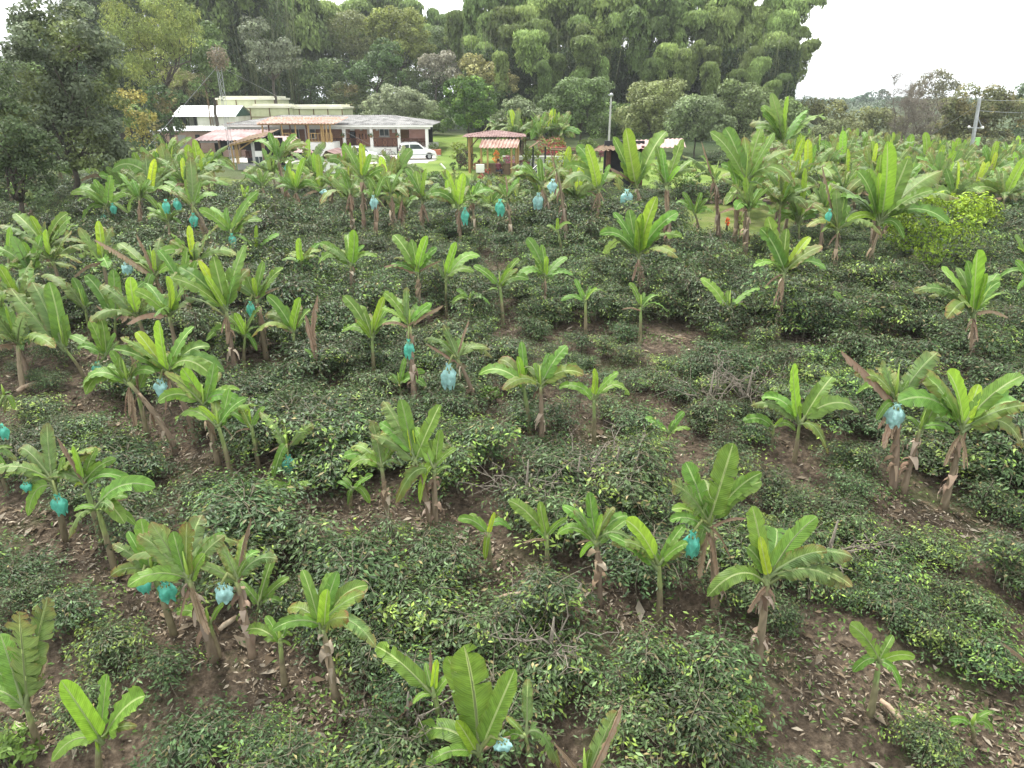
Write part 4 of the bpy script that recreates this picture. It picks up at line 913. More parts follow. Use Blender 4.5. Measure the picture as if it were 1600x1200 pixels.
# leafless tree of pale twigs
def bare_tree(px_, Y, H, label, seed, spread=1.0):
    rg = np.random.default_rng(seed); x = X(px_, Y, 5); z = float(gz(x, Y)); h = empty('bare_tree', (x, Y, z), label=label, cat='tree')
    tr = MB(); tw = MB(); stems = []
    for s in range(4):
        a = rg.uniform(0, 6.28); top_ = Vector((x+cos(a)*H*.25*spread, Y+sin(a)*H*.2, z+H*rg.uniform(.75, 1)))
        stems.append(limb(tr, (x+cos(a)*.2, Y+sin(a)*.2, z-.2), top_, .09, .02, rg, 8, .06))
    for pts in stems:
        for p in pts[2:]:
            for k in range(7):
                d = Vector(rg.normal(size=3)); d.z = abs(d.z)*.9; d.normalize(); q = limb(tw, p, p+d*H*rg.uniform(.1, .26), .022, .006, rg, 4, .25)
                for r_ in q[1:]:
                    for j in range(3):
                        d2 = Vector(rg.normal(size=3)); d2.z += .2; d2.normalize(); tw.tube([r_, r_+d2*H*.05, r_+d2*H*.05+Vector(rg.normal(size=3))*H*.03], [.009, .007, .004], 3)
    tr.build('trunk', M['twig'], h, True); tw.build('twigs', M['twig'], h, True)
bare_tree(1402, 84, 8.2, 'leafless pale twiggy tree before the hazy hills', 1)
bare_tree(1440, 80, 6.6, 'lower tangle of bare twigs beside the tall leafless tree', 2, 1.6)

# ------------------------------------------------------------------ bamboo
def bamboo_meshes(seed, H):
    """an arching culm with a drooping plume of fine leaves; local +X is the direction it leans"""
    rg = np.random.default_rng(seed+100); pts = []
    reach = H*rg.uniform(.14, .3); fall = rg.uniform(.5, .75); u0 = rg.uniform(.5, .66)
    for i in range(15):
        t = i/14; s = max(0, (t-.5)/.5)
        pts.append(Vector((reach*s**1.5+.02*H*t, reach*.15*sin(seed)*s, H*(t if t < .6 else .6+.41*sin((t-.6)/.4*pi*fall)))))
    cm = MB().tube(pts, [.07*(1-.85*i/14) for i in range(15)], 5); me = bpy.data.meshes.new('culm'); me.from_pydata(cm.v, [], cm.f); me.update(); me.materials.append(M['culm'])
    P = np.array(pts); n = 7600; nb = 54; bu = rg.uniform(u0, 1.0, nb)**.9; bth = rg.uniform(0, 2*pi, nb); br = rg.uniform(.55, 1.1, nb); bl = rg.uniform(.025, .075, nb)*H
    b = rg.integers(0, nb, n); u = np.clip(bu[b]+rg.normal(size=n)*.012, 0, .999); k = u*14; i0 = np.minimum(k.astype(int), 13); f = (k-i0)[:, None]; C = P[i0]*(1-f)+P[i0+1]*f
    w_ = (u-u0)/(1-u0); rad = H*rg.uniform(.105, .15)*np.sqrt(np.clip(1-(2*w_-1.0)**2*.75, .05, 1)); th = bth[b]+rg.normal(size=n)*.3
    # each side branch arches out then streams down
    q = rg.uniform(0, 1, n)**.7; rr = rad*br[b]*np.sin(q*pi/2)**.8; dz = .12*rad*np.sin(q*pi)-bl[b]*q**2.2
    off = np.stack([np.cos(th)*rr, np.sin(th)*rr, dz], 1)+rg.normal(size=(n, 3))*H*.008
    Q = C+off; D = np.stack([np.cos(th), np.sin(th), 1.2-1.4*q], 1); D /= np.linalg.norm(D, axis=1)[:, None]
    nrm = D+rg.normal(size=(n, 3))*.38; nrm /= np.linalg.norm(nrm, axis=1)[:, None]
    t = np.stack([np.cos(th)*(1.1-q), np.sin(th)*(1.1-q), -.1-q*1.0], 1)+rg.normal(size=(n, 3))*.33; t -= nrm*(t*nrm).sum(1)[:, None]; t /= np.linalg.norm(t, axis=1)[:, None]
    s = np.cross(nrm, t); L_ = (H*.036*rg.uniform(.5, 1.4, n))[:, None]; Wd = L_*.2
    V = np.stack([Q-t*L_*.5, Q+s*Wd, Q+t*L_*.5, Q-s*Wd], 1).reshape(-1, 3); i = np.arange(n)[:, None]*4
    F = np.concatenate([i+np.array([0, 1, 2]), i+np.array([0, 2, 3])], 0)
    c = np.array([(.175, .245, .075)])*np.exp(rg.normal(size=(n, 1))*.2)*np.exp(rg.normal(size=nb)*.14)[b][:, None]
    fm = np_mesh('plume', V, F, np.repeat(c, 4, axis=0)); fm.materials.append(M['bamboo'])
    return me, fm
BV = [bamboo_meshes(i, 18) for i in range(12)]
def bamboo(px_, Y, zt, az, seed, label, group, tone=1):
    """a culm whose plume top stands at picture height zt"""
    rg = random.Random(seed); v = rg.randrange(12); cm, fm = BV[v]; x = X(px_, Y, 12); z = float(gz(x, Y)); H = (Z(zt, Y)-z)
    s = H/18; k = rg.uniform(.8, 1.35); h = empty('bamboo', (x-cos(az)*18*.14*s*k, Y-sin(az)*18*.14*s*k, z), rz=az, label=label, cat='bamboo', group=group)
    h.scale = (s*k, s*k, s)
    for nm, me in (('culm', cm), ('plume', fm)):
        o = bpy.data.objects.new(nm, me); COL.objects.link(o); o.parent = h
LB = 'tall arching bamboo with a drooping feathery plume in the big grove'
rb = random.Random(5)
# upper outline of the big grove, then rows of lower plumes stepping towards the viewer
i = 0
for Y, row in ((128, [(715, 12), (735, -8), (760, -15), (790, -30), (820, -40), (850, -50), (885, -55), (915, -50), (950, -60), (985, -58), (1020, -60), (1055, -55), (1090, -50), (1125, -40), (1160, -25), (1195, -12), (1225, 2)]),
               (121, [(725, 55), (752, 30), (785, 12), (812, 5), (842, -6), (872, 6), (905, -8), (935, 4), (968, -12), (1000, 4), (1032, -6), (1065, -16), (1100, -4), (1135, -10), (1165, 12), (1200, 28), (1232, 34)]),
               (115, [(740, 88), (768, 62), (800, 42), (830, 34), (860, 44), (893, 30), (925, 40), (955, 22), (990, 28), (1020, 30), (1055, 24), (1088, 30), (1120, 26), (1150, 46), (1182, 50), (1215, 60), (1248, 78)]),
               (109, [(790, 95), (835, 66), (870, 86), (905, 66), (940, 84), (1000, 30), (1040, 62), (1085, 64), (1118, 76), (1158, 80), (1195, 92), (1228, 108)]),
               (104, [(850, 104), (905, 98), (1015, 96), (1065, 82), (1110, 98), (1150, 104), (1200, 118)])):
    for px_, py_ in row:
        i += 1; az = rb.uniform(-2.6, -.5) if px_ < 1150 else rb.uniform(-.9, .25)
        bamboo(px_+rb.uniform(-12, 12), Y+rb.uniform(-3, 3), py_+rb.uniform(-13, 12), az, i, LB, 'bamboo plumes of the big grove')
LC = 'pale arching bamboo plume among the trees behind the farm'
for px_, py_, Y in ((500, 22, 150), (530, 12, 152), (470, 8, 150), (445, -8, 140), (480, 60, 140), (515, 45, 143), (650, 8, 160), (680, 20, 160), (700, 28, 158), (620, -10, 165), (585, -12, 160), (710, 60, 140), (560, 5, 158), (672, 42, 150), (600, 52, 168), (630, 72, 160), (655, 66, 158), (690, 62, 156), (715, 40, 158), (580, 40, 165), (612, 96, 150), (690, 92, 148), (718, 92, 142), (560, 90, 150), (520, 112, 150)):
    i += 1; bamboo(px_, Y, py_, rb.uniform(-2.6, -.5), i, LC, 'bamboo plumes behind the farm')
LD = 'dark bamboo with tall bare stems behind the radio mast'
for px_, py_, Y in ((300, -60, 124), (325, -75, 128), (350, -60, 122), (378, -70, 126), (400, -60, 124), (425, -50, 130), (310, -40, 118), (362, -45, 119), (405, -30, 120), (170, -60, 120), (200, -70, 124), (140, -60, 122), (265, -60, 125), (235, -66, 128), (450, -45, 134), (480, -40, 138)):
    i += 1; bamboo(px_, Y, py_, rb.uniform(-3, -.1), i, LD, 'dark bamboo behind the radio mast')
# the close-set bare stems, and inner leaves with the groves' shade in their colour
def thicket(name, label, x0, x1, Y0, Y1, n, H0, H1, seed, nl):
    rg = np.random.default_rng(seed); m = MB()
    for k in range(n):
        Y = rg.uniform(Y0, Y1); x = X(rg.uniform(x0, x1), Y, 10); z = float(gz(x, Y)); H = rg.uniform(H0, H1); l_ = rg.normal(size=2)*.06*H
        m.tube([(x, Y, z-.2), (x+l_[0]*.3, Y+l_[1]*.3, z+H*.5), (x+l_[0], Y+l_[1], z+H)], [.075, .065, .03], 5)
    o = m.build(name, M['culm'], None, True); tag(o, label, 'bamboo thicket', kind='stuff')
    Y = rg.uniform(Y0, Y1, nl); xx = (rg.uniform(x0, x1, nl)-800)/FPX*Y*.96; zz = gz(xx, Y)+rg.uniform(0, 1, nl)**.8*H1*.8
    P = np.stack([xx, Y, zz], 1); D = rg.normal(size=P.shape); D /= np.linalg.norm(D, axis=1)[:, None]
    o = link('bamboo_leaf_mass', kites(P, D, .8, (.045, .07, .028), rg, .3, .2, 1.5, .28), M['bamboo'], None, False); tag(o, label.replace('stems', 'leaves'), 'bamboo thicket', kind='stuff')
thicket('bamboo_thicket', 'crowded shadowy bamboo stems inside the big grove', 730, 1225, 112, 132, 420, 9, 15, 3, 80000)
thicket('bamboo_thicket', 'crowded tall bare bamboo stems behind the radio mast', 130, 470, 118, 136, 380, 16, 24, 4, 26000)
# ------------------------------------------------------------------ banana plants
LEAFCOL = {'y': (.3, .42, .035), 'n': (.118, .228, .034), 'f': (.19, .335, .035), 'b': (.145, .215, .042), 'd': (.27, .21, .15), 'o': (.13, .21, .058)}
def banana_leaf(P0, T, kind, rg, view, parent, width=.19, stemdir=Vector((0, 0, 1))):
    """one leaf: petiole, arching midrib, and two half blades torn along the veins"""
    P0, T = Vector(P0), Vector(T); d = T-P0; Ln = d.length; dh = Vector((d.x, d.y, 0))
    elev = d.z/max(Ln, 1e-3)
    arch = .05 if elev > .88 else (.15 if elev > .5 else (.29 if elev > 0 else .44))
    if kind == 'd': arch = .2 if elev < .3 else .06
    C = P0+d*.48+stemdir*Ln*arch*1.25+Vector((0, 0, Ln*arch*.3))
    # slight sideways bow
    sd = Vector((0, 0, 1)).cross(d); sd = sd.normalized() if sd.length > 1e-3 else Vector((1, 0, 0)); C += sd*Ln*rg.normal()*.05
    NS = 22; ts = np.linspace(0, 1, NS+1); sp = [P0*(1-t)**2+C*2*t*(1-t)+T*t*t for t in ts]
    arc = [0]
    for a, b in zip(sp[:-1], sp[1:]): arc.append(arc[-1]+(b-a).length)
    tot = arc[-1]; pet = rg.uniform(.1, .14); i0 = max(1, int(pet*NS))
    side0 = dh.cross(Vector((0, 0, 1))); side0 = side0.normalized() if side0.length > .05*Ln else Vector((1, 0, 0))
    mt = sp[NS//2+1]-sp[NS//2-1]; mt.normalize(); s0 = (side0-mt*side0.dot(mt)).normalized(); n0 = s0.cross(mt)
    if n0.z < 0 and elev < .8: n0 = -n0; s0 = -s0
    v = (view-mt*view.dot(mt)).normalized(); phi = math.atan2(v.dot(s0), v.dot(n0))
    if abs(phi) > pi/2 and kind not in 'fyd': phi = phi-pi*np.sign(phi)
    roll = -phi*(.8 if kind != 'd' else .4)+rg.normal()*.22
    W = width*tot*(.62 if kind == 'd' else 1)*rg.uniform(.88, 1.12)*(.85 if kind == 'y' else 1)
    torn = {'y': .02, 'f': .05, 'n': .16, 'b': .28, 'd': .6, 'o': .5}[kind]*rg.uniform(.4, 1.5)
    droop = {'y': -.45, 'f': -.3, 'n': -.12, 'b': .1, 'd': 1.4, 'o': .3}[kind]+rg.normal()*.12
    fr = []
    for i in range(NS+1):
        t = (sp[min(i+1, NS)]-sp[max(i-1, 0)]).normalized(); s = (s0-t*s0.dot(t)).normalized(); n = s.cross(t)
        if n.dot(n0) < 0 and abs(n.dot(n0)) > .7: n = -n
        fr.append((s*cos(roll)+n*sin(roll), n*cos(roll)-s*sin(roll), t))
    def wd(i):
        u = (i-i0)/(NS-i0); return W*min(1, (max(u, 0)/.1)**.5)*min(1, (max(1-u, 0)/.22)**.5)*(1-.12*u)
    V, F, CC, LV = [], [], [], []; base = np.array(LEAFCOL[kind])*np.exp(rg.normal()*.1); brown = np.array((.2, .1, .04))
    pale = 1 if kind != 'd' else .25
    for sgn in (-1, 1):
        i = i0
        while i < NS:
            ln = 1
            while i+ln < NS and rg.uniform() > torn*1.3: ln += 1
            j = i+ln; dj = droop+(rg.normal()*.3 if torn > .08 else rg.normal()*.05)+(.5*torn if rg.uniform() < .4 else 0); b = len(V)
            gapf = min(.3, torn*.9)*rg.uniform(.1, 1)
            cut = rg.uniform(.8, 1) if rg.uniform() < torn*.8 else 1
            for q in range(i, j+1):
                s, n, t = fr[q]; w_ = wd(q)*cut; fold = .35*(1-abs(2*(q-i)/max(1, j-i)-1))*0
                lean = t*w_*.22     # veins sweep forward
                sh = t*(tot/NS)*gapf*((.5 if q == i else (-.5 if q == j else 0)) if ln > 0 else 0)
                e1, e2, e3 = dj*.5, dj, dj*1.9
                wave = sin(q*1.9+sgn+rg.uniform()*1.2)*.035*w_*4*(.4 if kind in 'yf' else 1)
                p = sp[q]
                V += [p, p+s*sgn*w_*.33*cos(e1*.7)-n*w_*.33*sin(e1*.7)+lean*.15,
                      p+s*sgn*w_*.68*cos(e2*.6)-n*w_*.68*sin(e2*.6)+lean*.5+sh*.5+n*wave*.4,
                      p+s*sgn*w_*cos(min(1.5, e3*.45))-n*w_*sin(min(1.5, max(-1.2, e3*.45)))+lean+sh+n*wave]
                if kind == 'd':       # dead blades hang like torn cloth from the midrib
                    hv = (s*sgn*(.38+.2*dj*.3)+Vector((rg.normal()*.06, rg.normal()*.06, -.85))); hv = hv*w_
                    V[-3:] = [p+hv*.35, p+hv*.7+s*sgn*w_*wave*2, p+hv*(1+.25*rg.uniform())+sh*2]
                edge = .0 if kind in 'yf' else ({'n': .12, 'b': .55, 'd': .8, 'o': .3}[kind])
                tipf = max(0, (q-i0)/(NS-i0)-.72)*3 if kind in 'bo' else 0
                for r, sfr in enumerate((0, .33, .68, 1)):
                    k = min(1, edge*(sfr**4)*rg.uniform(0, 1.7)+tipf*rg.uniform(.2, 1)) if kind != 'd' else rg.uniform(0, .5)
                    c = base*(1-k)+brown*k; CC.append(c*np.exp(rg.normal()*.04)); LV.append((arc[q], sfr, pale))
            for q in range(ln):
                for r in range(3):
                    a = b+q*4+r; f = [a, a+1, a+5, a+4]; F.append(f if sgn > 0 else f[::-1])
            i = j
    # petiole and midrib
    nb = len(V); rr = .02+.008*tot
    for q in range(NS+1):
        s, n, t = fr[q]; r = rr*(1-.9*q/NS)*(1.25 if q < 2 else 1); c0 = sp[q]-n*r*.7*(1 if q > i0 else 0)
        for k in range(4):
            a = k*pi/2+pi/4; V.append(c0+s*cos(a)*r+n*sin(a)*r); CC.append(np.array((.22, .27, .1)) if kind != 'd' else np.array((.2, .14, .09))); LV.append((0, .5, 0))
    for q in range(NS):
        for k in range(4): a, c = nb+q*4, nb+q*4+4; F.append([a+k, a+(k+1) % 4, c+(k+1) % 4, c+k])
    V = np.array([tuple(p-P0) for p in V])
    # blade faces look along +n
    me = np_mesh('leaf', V, np.array(F), np.array(CC), LV)
    nm = 'dry_leaf' if kind == 'd' else 'leaf'; me.name = nm
    o = link(nm, me, M['banana'] if kind != 'd' else M['dry'], parent, True); o.location = P0-parent.location
    if kind == 'd': tag(o, 'dry brown hanging leaf')
    elif kind == 'y': tag(o, 'bright yellow-green young leaf')
    return o
def pseudostem(B, Cn, rg, parent, r, ragged, age):
    B, Cn = Vector(B), Vector(Cn); d = Cn-B; H = d.length; n = 12; side = Vector((d.x, d.y, 0))
    bow = side*-.12; pts = [B+Vector((0, 0, -.15))]+[B.lerp(Cn, i/n)+bow*sin(pi*i/n) for i in range(1, n+1)]
    m = MB(); m.tube(pts, [r*(1.18 if i == 0 else 1)*(1-.5*i/n)*(1+.05*rg.normal()) for i in range(n+1)], 9)
    me = bpy.data.meshes.new('stem'); me.from_pydata([tuple(Vector(v)-parent.location) for v in m.v], [], m.f); me.update()
    cv = []
    for i, vv in enumerate(m.v):
        t = (i//9)/n; c1 = np.array((.2, .155, .105)) if age else np.array((.18, .155, .09)); c2 = np.array((.2, .26, .09)); k = min(1, max(0, (t-(.86 if age else .55))/.14)); cv.append((c1*(1-k)+c2*k)*np.exp(rg.normal()*.16))
    a = me.color_attributes.new('Col', 'FLOAT_COLOR', 'POINT'); c = np.ones((len(cv), 4), dtype=np.float32); c[:, :3] = cv; a.data.foreach_set('color', c.ravel())
    link('stem', me, M['stem'], parent, True)
    # hanging dead sheaths
    k = int(ragged*H*7)
    if k > 7:
        V, F, CV = [], [], []
        for q in range(k):
            t = rg.uniform(.25, .97); a = rg.uniform(0, 2*pi); p = B.lerp(Cn, t)+bow*sin(pi*t); o_ = Vector((cos(a), sin(a), 0)); rr = r*(1-.5*t)
            L_ = rg.uniform(.18, .5)*min(1.2, H/2.5); w_ = rg.uniform(.03, .1); tn = Vector((-sin(a), cos(a), 0)); out = rg.uniform(.02, .13); tw_ = rg.normal()*.06
            b = len(V)
            for j in range(4):
                f = j/3; c0 = p+o_*(rr+.01+out*sin(f*2.2))+Vector((0, 0, -L_*f+.05*sin(f*3)))+tn*tw_*f; ww = w_*(1-.75*f)*(1+.3*rg.normal()*.5)
                V += [c0-tn*ww-o_*ww*.3, c0+tn*ww-o_*ww*.3]
            for j in range(3): F.append([b+2*j, b+2*j+1, b+2*j+3, b+2*j+2])
            col = np.array([(.28, .21, .145), (.38, .31, .235), (.17, .12, .08)][rg.integers(0, 3)])*np.exp(rg.normal()*.2); CV += [col]*8
        me = np_mesh('dry_sheath', np.array([tuple(v-parent.location) for v in V]), np.array(F), np.array(CV)); link('dry_sheath', me, M['dry'], parent, True)
def fruit_bag(px_, py_, w_, h_, colour, Y, crown, plabel, owner, num, rg):
    top_, bot = at(px_, py_-h_*.5, Y), at(px_, py_+h_*.5, Y); c = (top_+bot)/2; H = (top_.z-bot.z); R = w_*.5*((at(px_+50, py_, Y)-at(px_, py_, Y)).length/50)
    cw = {'g': 'teal green', 'b': 'light blue'}[colour]; lab = '%s bag %son %s' % (cw, num, plabel)
    n, m_ = 22, 18; V, F = [], []
    ph = rg.uniform(0, 6.28, 6)
    for j in range(m_+1):
        v = j/m_; z = H*(.5-v); 
        prof = (.42-2.2*v if v < .1 else .2+.8*sin(min(1, (v-.1)/.42)*pi/2)**.9) if v < .55 else (1-.35*((v-.55)/.45)**1.6)
        for i in range(n):
            a = 2*pi*i/n; cr = 1+.2*sin(a*3+ph[0]+v*4)+.14*sin(a*7+ph[1]-v*6)+.09*sin(a*10+ph[2]+v*11); jag = .13*H*sin(a*4+ph[3])*(v > .93)
            V.append((cos(a)*R*prof*cr, sin(a)*R*.85*prof*cr, z+jag+.02*H*sin(a*5+v*9+ph[4])))
    for j in range(m_):
        for i in range(n): a = j*n; F.append([a+i, a+(i+1) % n, a+n+(i+1) % n, a+n+i])
    o = link('fruit_bag', np_mesh('fruit_bag', V, F), M['bag_'+colour], None, True); o.location = c; tag(o, lab, 'fruit bag', 'plastic bags round the fruit bunches')
    # curved fruit stalk from the crown down into the bag
    m = MB(); P0 = Vector(crown); t = c+Vector((0, 0, H*.48)); mid = (P0+t)/2+Vector((0, 0, .18)); m.tube([P0, P0.lerp(mid, .6), mid, mid.lerp(t, .6), t, t+Vector((0, 0, -.06))], [.03, .028, .026, .025, .022, .02], 6)
    q = m.build('fruit_stalk', M['stalk'], owner, True)
    m = MB()       # hands of green fruit seen through the film
    for lv_ in range(5):
        zc = H*(.28-.15*lv_); rr = R*(.5-.04*lv_)
        for i_ in range(7):
            a = i_*.9+lv_*.4; m.tube([c+Vector((cos(a)*rr*.5, sin(a)*rr*.5, zc-.03*H)), c+Vector((cos(a)*rr*1.1, sin(a)*rr*1.0, zc)), c+Vector((cos(a)*rr*1.15, sin(a)*rr, zc+.11*H))], [R*.1, R*.13, R*.06], 5)
    m.tube([c+Vector((0, 0, H*.45)), c-Vector((0, 0, H*.4))], R*.12, 5)
    m.build('fruit_bunch', M['stalk'], owner, True)
M['stalk'] = noise_col('green fruit stalk', [(.14, .17, .05), (.22, .25, .09)], 5, .6, 0)
ORG = {'1': (0, 200, 3.), '2': (533, 200, 3.), '3': (1066, 200, 3.), '4': (0, 500, 3.), '5': (533, 500, 3.), '6': (1066, 500, 3.), '7': (0, 800, 2.), '8': (800, 800, 2.), '0': (0, 0, 1.)}
BASES = []
def plant(blk, base, crown, tips, bags, label, seed, age=None, group=None):
    rg = np.random.default_rng(seed*7+11); ox, oy, sc = ORG[blk]; cv = lambda p: (ox+p[0]/sc, oy+p[1]/sc)
    bp = cv(base)
    if 325 < bp[1] < 520 and blk in '123' and 'strip' not in label: bp = (bp[0], bp[1]+20)      # the foot stands behind the coffee
    B = G(*bp); B.z = float(gz(B.x, B.y)); Cn = at(*cv(crown), B.y-.12); BASES.append((B.x, B.y))
    if Cn.z < B.z+.15: Cn.z = B.z+.15
    h = empty('banana_plant', B, label=label, cat='banana plant', group=group); H = Cn.z-B.z
    age_ = H > 1.5 if age is None else age
    r = .028+.029*min(H, 2.8); pseudostem(B, Cn, rg, h, r, 1.0 if age_ else .35, age_)
    upd = (Cn-B).normalized(); upd = (upd*.5+Vector((0, 0, .5))).normalized()
    for k, (tx, ty, kd) in enumerate(tips):
        px_, py_ = cv((tx, ty)); T0 = at(px_, py_, B.y); L0 = (T0-Cn).length
        above = T0.z-Cn.z
        if kd == 'f': dd = -.28*L0
        elif kd == 'd' and above < 0: dd = rg.uniform(-.25, .15)*L0
        elif above < -.1*L0: dd = -rg.uniform(.1, .5)*L0
        elif above > .8*L0: dd = rg.uniform(-.05, .3)*L0
        else: dd = rg.uniform(-.25, .45)*L0
        T1 = at(px_, py_, B.y+dd); g0 = float(gz(T1.x, T1.y))
        if T1.z < g0+.1: T1.z = g0+.1
        view = Vector((-T1.x*.03, -.62, .78)); P0 = Cn+Vector((rg.normal()*.02, rg.normal()*.02, rg.uniform(-.14, .06)))*min(1, H)
        kk = kd if kd else ('o' if rg.uniform() < .22 and age_ else 'n')
        banana_leaf(P0, T1, kk, rg, view, h, rg.uniform(.108, .138), upd)
    # further leaves of a full-grown crown, fanning out behind and beside the listed ones
    if H > 1.25 and len(tips) > 5:
        Lm = sorted((at(*cv((t[0], t[1])), B.y)-Cn).length for t in tips)[len(tips)*2//3]
        for q in range(int(rg.integers(3, 6))):
            a = rg.uniform(-.7, 3.8); e = radians(rg.uniform(-10, 55)); d_ = Vector((cos(a)*cos(e), sin(a)*cos(e), sin(e)))*Lm*rg.uniform(.8, 1.1)
            banana_leaf(Cn, Cn+d_, 'nob'[int(rg.integers(0, 3))], rg, Vector((rg.normal()*.3, -.5, .85)), h, rg.uniform(.12, .145), upd)
    # one rolled young leaf standing in the centre
    if not any(t[2] == 'y' for t in tips) and rg.uniform() < .6:
        Lr = .45*max((at(*cv((t[0], t[1])), B.y)-Cn).length for t in tips); a = Vector((rg.normal()*.12, rg.normal()*.12, 1)).normalized()
        m = MB(); m.tube([Cn, Cn+a*Lr*.5, Cn+a*Lr], [.03, .028, .006], 6); m.build('rolled_leaf', M['newleaf'], h, True)
    if H > 1.8 and age_:
        for q in range(rg.integers(1, 5)):
            a = rg.uniform(-2.9, -.2) if q < 3 else rg.uniform(0, 3.1); T1 = Cn+Vector((cos(a)*.3, sin(a)*.26, -rg.uniform(.5, 1.1))); banana_leaf(Cn+Vector((0, 0, -.15)), T1, 'd', rg, Vector((0, -.6, .8)), h, .2, Vector((0, 0, 1)))
    nb = len(bags)
    for k, (x, y, w_, hh, c) in enumerate(bags):
        px_, py_ = cv((x, y)); num = '' if nb == 1 else ('near trunk ' if abs(x-crown[0]) == min(abs(b[0]-crown[0]) for b in bags) else 'farther out ')
        fruit_bag(px_, py_, w_/sc, hh/sc, c, B.y-.25, Cn, label, h, num, rg)
    return h
M['newleaf'] = noise_col('rolled new leaf', [(.2, .3, .05), (.28, .4, .07)], 4, .5, 0)
